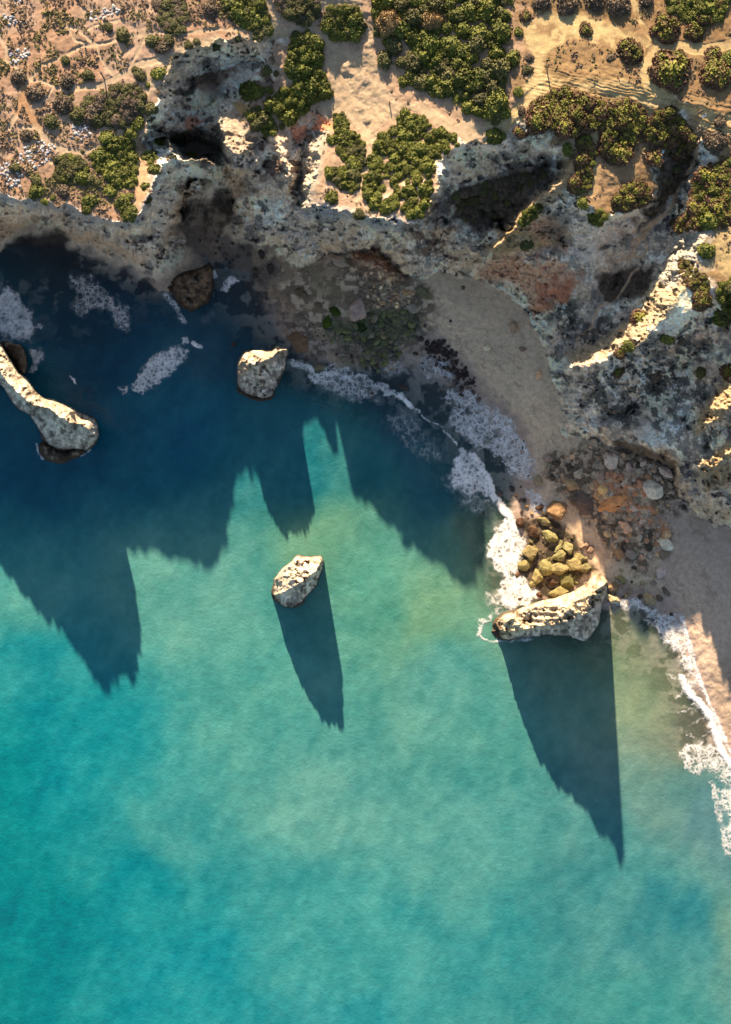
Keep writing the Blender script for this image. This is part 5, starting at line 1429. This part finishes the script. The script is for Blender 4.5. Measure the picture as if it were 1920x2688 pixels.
for (u, v, r, m, lb) in [(1380, 40, 15, VH, 'topmost small bush beside the right edge of the large top thicket'), (1362, 84, 13, VG, 'second small bush down the right edge of the large top thicket'), (1392, 150, 11, VB, 'dry bush beside the right edge of the large top thicket'), (1386, 182, 15, VO, 'olive bush beside the right edge of the large top thicket'), (1364, 240, 14, VG, 'green bush low on the right edge of the large top thicket'), (1370, 290, 12, VB, 'dry bush below the right edge of the large top thicket')]:
    shrub(lb, u, v, r, m, 'small bushes beside the large top thicket', 0.7)
for (x, y, r, m, lb) in [
    (735, 1445, 68, VG, 'green shrub on the white cliff below the spit'), (530, 990, 42, VG, 'small shrub at the top of the white cliff'), (55, 905, 66, VG, 'green shrub at the head of the middle valley'), (225, 870, 50, VH, 'dark shrub beside the pale gap at the valley head'), (1550, 810, 46, VB, 'low dry shrub on the track near the sign'), (820, 385, 28, VB, 'tiny dry shrub left of the round one by the path bend'), (640, 1350, 42, VG, 'small green shrub above the white cliff shrub'), (1453, 893, 12, VB, 'tiny dark bush at the foot of the sign'), (1520, 940, 80, VB, 'dry brown shrub over the white rocks at the right edge')]:
    shrub(lb, 1280 + x * .394, y * .394, r * .394, m, 'shrubs above the eastern valleys', 0.7, 5 if r > 60 else 0)
for (x, y, r, m, lb) in [
    (1460, 250, 58, VG, 'rounded green shrub on the white top of the lit ridge'), (1430, 580, 70, VH, 'heath shrub on the shoulder of the lit ridge'), (1020, 690, 60, VH, 'shrub at the shaded foot of the lit ridge'), (1205, 830, 46, VG, 'round green shrub low on the lit ridge'), (945, 885, 44, VG, 'green shrub at the lower end of the lit ridge'), (885, 935, 38, VH, 'small olive shrub touching the green one low on the ridge'), (875, 1055, 40, VH, 'lone round shrub below the lit ridge'), (1565, 700, 60, VG, 'bright green shrub at the right edge of the ridge'), (1320, 350, 50, VH, 'reddish shrub among the white rocks of the ridge'), (262, 205, 44, VO, 'small shrub above the rust red slope'), (1610, 1060, 55, VH, 'reddish shrub at the right edge above the sunlit bank'), (1290, 850, 34, VB, 'dry bush beside the low green shrub of the ridge'), (1120, 1080, 44, VB, 'dark shrub in the grey slope under the ridge'), (1430, 1060, 40, VO, 'dark hollow shrub in the grey slope by the right edge')]:
    shrub(lb, 1280 + x * .394, 560 + y * .394, r * .394, m, 'shrubs of the lit eastern ridge', 0.75, 5 if r > 65 else 0)
for (x, y, r, m, lb) in [
    (1255, 295, 30, VO, 'left one of two round shrubs above the grey ravine'), (1312, 272, 26, VO, 'right one of two round shrubs above the grey ravine'), (1432, 300, 34, VO, 'shrub on the rim in the middle of the ravine edge'), (1580, 250, 26, VO, 'shrub on the highest point of the ravine edge'), (1055, 490, 48, VG, 'round green shrub left of the ravine beside the path'), (985, 565, 18, VG, 'tiny shrub below the round one left of the ravine'), (930, 500, 44, VO, 'shrub pair in the path fork left of the ravine'), (900, 460, 24, VO, 'small upper bush in the path fork left of the ravine'),
    (1020, 270, 46, VO, 'olive shrub at the fork of the long thin path'), (1130, 265, 40, VO, 'dark shrub between the long path and the ravine'), (1080, 310, 50, VB, 'purple brown shrub between the long path and the ravine'), (810, 230, 50, VO, 'dark green shrub beside the long thin path'), (870, 885, 44, VG, 'green shrub at the top of the orange strip'), (710, 920, 52, VG, 'green shrub above the bright green thicket'), (930, 700, 46, VO, 'olive shrub right of the dark olive thicket'), (1010, 720, 44, VO, 'olive shrub hanging at the ravine edge'), (925, 815, 50, VG, 'yellow green shrub at the start of the orange strip'), (1040, 950, 44, VG, 'green shrub at the top of the cave edge'), (1000, 1050, 58, VG, 'green shrub on the right of the orange strip'), (1025, 1130, 44, VG, 'green shrub on the right of the orange strip, lower of two'), (1095, 960, 34, VG, 'leafy sprig over the dark cave mouth'), (1270, 1040, 42, VG, 'lone leafy bush on the lip of the cave'), (970, 1240, 30, VG, 'small shrub near the lower end of the orange strip'), (985, 1330, 28, VO, 'small dark shrub at the cliff edge by the orange strip'),
    (820, 1350, 62, VG, 'green shrub at the cliff edge left of the orange strip'), (860, 1420, 56, VG, 'green shrub on the very rim at the end of the orange strip'), (865, 1310, 32, VG, 'small shrub joining the rim shrubs by the orange strip'), (735, 1270, 46, VG, 'round shrub below the bright green thicket'), (590, 1340, 50, VG, 'green shrub on the white rim in the middle of the western cliff'), (580, 1390, 38, VG, 'lower shrub on the white rim of the western cliff'), (655, 1335, 18, VG, 'tiny shrub between the rim shrubs'), (240, 1270, 52, VG, 'green shrub at the left end of the western cliff'), (240, 1205, 38, VO, 'dark shrub touching the green one at the left cliff end'), (295, 1340, 26, VG, 'small shrub at the rim of the left cliff end'), (350, 1320, 22, VG, 'tiny shrub at the rim right of the left cliff end'), (600, 1190, 44, VO, 'olive shrub under the olive thicket'), (650, 1210, 36, VO, 'small olive shrub between the two thickets'), (180, 900, 44, VB, 'brown shrub by the orange soil on the left'), (550, 1005, 14, VO, 'tiny dark bush on the orange path'), (420, 1270, 44, VB, 'dry shrub above the rim of the western cliff'),
    (720, 180, 34, VO, 'small dark shrub above the crossing paths'), (440, 400, 34, VO, 'small shrub in the triangle of thin paths'), (590, 500, 40, VO, 'dark shrub above the wide path'), (450, 540, 50, VB, 'brown shrub above the wide path'), (120, 510, 50, VB, 'brown shrub left of the path crossing'), (230, 620, 55, VB, 'purple brown shrub below the path crossing'), (420, 690, 70, VB, 'purple brown shrub below the wide path'), (520, 770, 60, VO, 'dark olive shrub left of the dark olive thicket'), (340, 800, 50, VO, 'olive shrub right of the orange soil'), (770, 800, 40, VB, 'brown twiggy bush at the edge of the dark olive thicket'), (1400, 60, 60, VB, 'grey leafless bush at the top middle'), (100, 1120, 40, VO, 'small olive shrub among the white outcrop'), (1720, 240, 40, VO, 'shrub at the head of the ravine')]:
    shrub(lb, x * .394, y * .394, r * .394, m, 'shrubs of the western plateau', 0.7, 5 if r > 56 else 0)
for (x, y, r, m, lb) in [(345, 225, 26, VO, 'small dark shrub at the head of the spit'), (610, 940, 0, VG, ''), (590, 935, 36, VG, 'small round shrub at the edge of the white rocks'), (600, 1310, 48, VG, 'shrub at the bottom of the narrow thicket strip'), (560, 1320, 26, VG, 'small shrub touching the bottom shrub of the narrow strip'), (770, 1430, 40, VO, 'low shrub on the white rim of the middle headland'), (870, 1350, 46, VG, 'green shrub below the triangular thicket'), (965, 1380, 52, VG, 'green shrub at the rim under the triangular thicket'), (1120, 1420, 44, VG, 'shrub at the right corner of the rim under the triangular thicket'), (250, 840, 20, VG, 'tiny shrub above the grey rock'), (450, 930, 30, VB, 'dark bush in the red gully'), (150, 470, 40, VO, 'shrub in the shade of the spit by the ravine'), (215, 490, 22, VO, 'tiny shrub in the shade of the spit by the ravine'), (170, 600, 30, VG, 'small green shrub on the orange soil of the spit')]:
    if r:
        shrub(lb, 640 + x * .394, y * .394, r * .394, m, 'shrubs of the middle headland', 0.8)
for (x, y, r, lb) in [(965, 150, 88, 'large dry orange brown tree crown in the top thicket'), (1250, 140, 72, 'smaller dry orange tree crown in the top thicket')]:
    o = shrub(lb, 640 + x * .394, y * .394, r * .394, VD, 'dry tree crowns', 1.5, 6, name='dry_tree')
    o['category'] = 'tree'

# low scrub over the dry plateau: thousands of tufts, one object
r = np.random.RandomState(5)
NT = 42000
tu, tv = r.uniform(-70, 1990, NT), r.uniform(-70, 700, NT)
tu, tv = np.concatenate([tu, r.uniform(-700, 2500, 60000)]), np.concatenate([tv, r.uniform(-800, 480, 60000)])
NT += 60000
outf = (np.arange(NT) >= 42000)
inf_ = (tu > -70) & (tu < 1990) & (tv > -70)
gs = lambda A: sample(A, tu, tv)
dens = np.where(tu < 720, 0.9, np.where(tu < 1330, 0.10, 0.30))
clump = fbm(tu / 34, tv / 34, 4, 501)
ok = (r.rand(NT) < dens * sstep(0.40, 0.56, clump)) & (gs(rock_m) < 0.4) & (gs(pathm) < 0.15) & (gs(np.maximum(clear, track)) < 0.2) & (gs(H) > 9)
ok &= ~(outf & inf_)
tu, tv = tu[ok], tv[ok]
gh = sample(H, tu, tv)
n = len(tu)
kk = S * (1 - gh / HC)
base = np.stack([(tu - CX) * kk, (CY - tv) * kk, gh], -1)
rad = np.where(outf[ok], 2.2, 1.0) * r.uniform(.08, .24, n) * (1 + 0.7 * sstep(.5, .7, fbm(tu / 20, tv / 20, 2, 511)))
cos_, faces, tint = [], [], []
tpick = np.clip(sstep(0.42, 0.6, fbm(tu / 60, tv / 60, 3, 521)) + r.uniform(-.35, .35, n), 0, 1)
for k in range(4):
    a = r.uniform(0, 6.28, n)
    w = rad[:, None] * 0.75
    t = np.stack([np.cos(a), np.sin(a), r.uniform(-.2, .2, n)], -1) * w
    bb = np.stack([-np.sin(a) * .55, np.cos(a) * .55, r.uniform(.1, .5, n)], -1) * w
    c0 = base + np.stack([r.uniform(-.6, .6, n) * rad, r.uniform(-.6, .6, n) * rad, rad * r.uniform(.15, .45, n)], -1)
    cos_.append(np.stack([c0 - t, c0 - bb, c0 + t, c0 + bb], 1).reshape(-1, 3))
    tint.append(np.repeat(tpick, 4))
co = np.vstack(cos_)
tt = np.concatenate(tint)
cA, cB, cC = L(148, 118, 94), L(136, 122, 74), L(196, 156, 114)
tc_ = np.where(tt[:, None] < 0.5, cA * (1 - 2 * tt[:, None]) + cC * 2 * tt[:, None], cC * (2 - 2 * tt[:, None]) + cB * (2 * tt[:, None] - 1))
mscr, nt, b = node_mat('dry_scrub')
a_ = N(nt, 'ShaderNodeAttribute', attribute_name='Col')
nt.links.new(a_.outputs['Color'], b.inputs['Base Color'])
b.inputs['Roughness'].default_value = 0.9
b.inputs['Specular IOR Level'].default_value = 0.1
me = mesh_np('undergrowth', co, np.arange(len(co)).reshape(-1, 4), mscr, (('Col', 'FLOAT_COLOR', tc_),), smooth=False)
link('undergrowth', me, 'low dry brown and olive scrub covering the clifftop plateau', None, 'stuff')

# ---------------------------------------------------------------- posts and signs
def flat_mat(name, c, r=0.8):
    m, nt, b = node_mat(name)
    f = noise(nt, 8, 3, 0.6)
    nt.links.new(scale_col(nt, mixc(nt, 0.0, c, c), rng(nt, f.outputs[0], .3, .7, .8, 1.2)), b.inputs['Base Color'])
    b.inputs['Roughness'].default_value = r
    return m


MWOOD, MCAP, MWHITE = flat_mat('post_wood', (0.16, 0.10, 0.055)), flat_mat('post_cap', (0.05, 0.025, 0.018)), flat_mat('sign_board', (0.72, 0.70, 0.66))


def box_mesh(name, sx, sy, sz, mat, taper=0.85, bevel=0.012):
    bm = bmesh.new()
    bmesh.ops.create_cube(bm, size=1.0)
    for v in bm.verts:
        k = taper if v.co.z > 0 else 1.0
        v.co = Vector((v.co.x * sx * k, v.co.y * sy * k, v.co.z * sz))
    bmesh.ops.bevel(bm, geom=bm.edges[:], offset=bevel, segments=1, affect='EDGES')
    me = bpy.data.meshes.new(name)
    bm.to_mesh(me)
    bm.free()
    me.materials.append(mat)
    return me


def signpost(label, u, v, h, board=None, cap=True, lean=0.0, group=None, name='wooden_post', cat='post'):
    g = ground(u, v)
    root = bpy.data.objects.new(name, None)
    COL.objects.link(root)
    root.location = at(u, v, g)
    root.rotation_euler = (lean, 0, 0)
    root['label'] = label
    root['category'] = cat
    link('post', box_mesh('post', .16, .16, h + 0.3, MWOOD), parent=root, loc=(0, 0, h / 2 - 0.15))
    if cap:
        link('cap', box_mesh('cap', .24, .24, .16, MCAP), parent=root, loc=(0, 0, h + 0.05))
    if board:
        o = link('board', box_mesh('board', board[0], .05, board[1], board[2], 1.0), parent=root, loc=(0, -0.11, h - board[1] * .5))
        o.rotation_euler = (math.radians(-35), 0, math.radians(board[3]))
    return root


signpost('wooden post with a dark cap above the long heath thicket', 1436, 184, 1.5)
signpost('thin stake standing alone in the sandy clearing', 1023, 272, 0.75, cap=False)
signpost('left one of two sign posts beside the sandy track', 1833, 300, 1.3, (0.75, 0.35, MWOOD, 30), cap=False, name='sign_post', cat='sign')
signpost('right one of two sign posts with a white board beside the track', 1842, 309, 1.15, (0.65, 0.42, MWHITE, 30), name='sign_post', cat='sign')
signpost('dark post beside the wide path on the western plateau', 274, 206, 1.6)
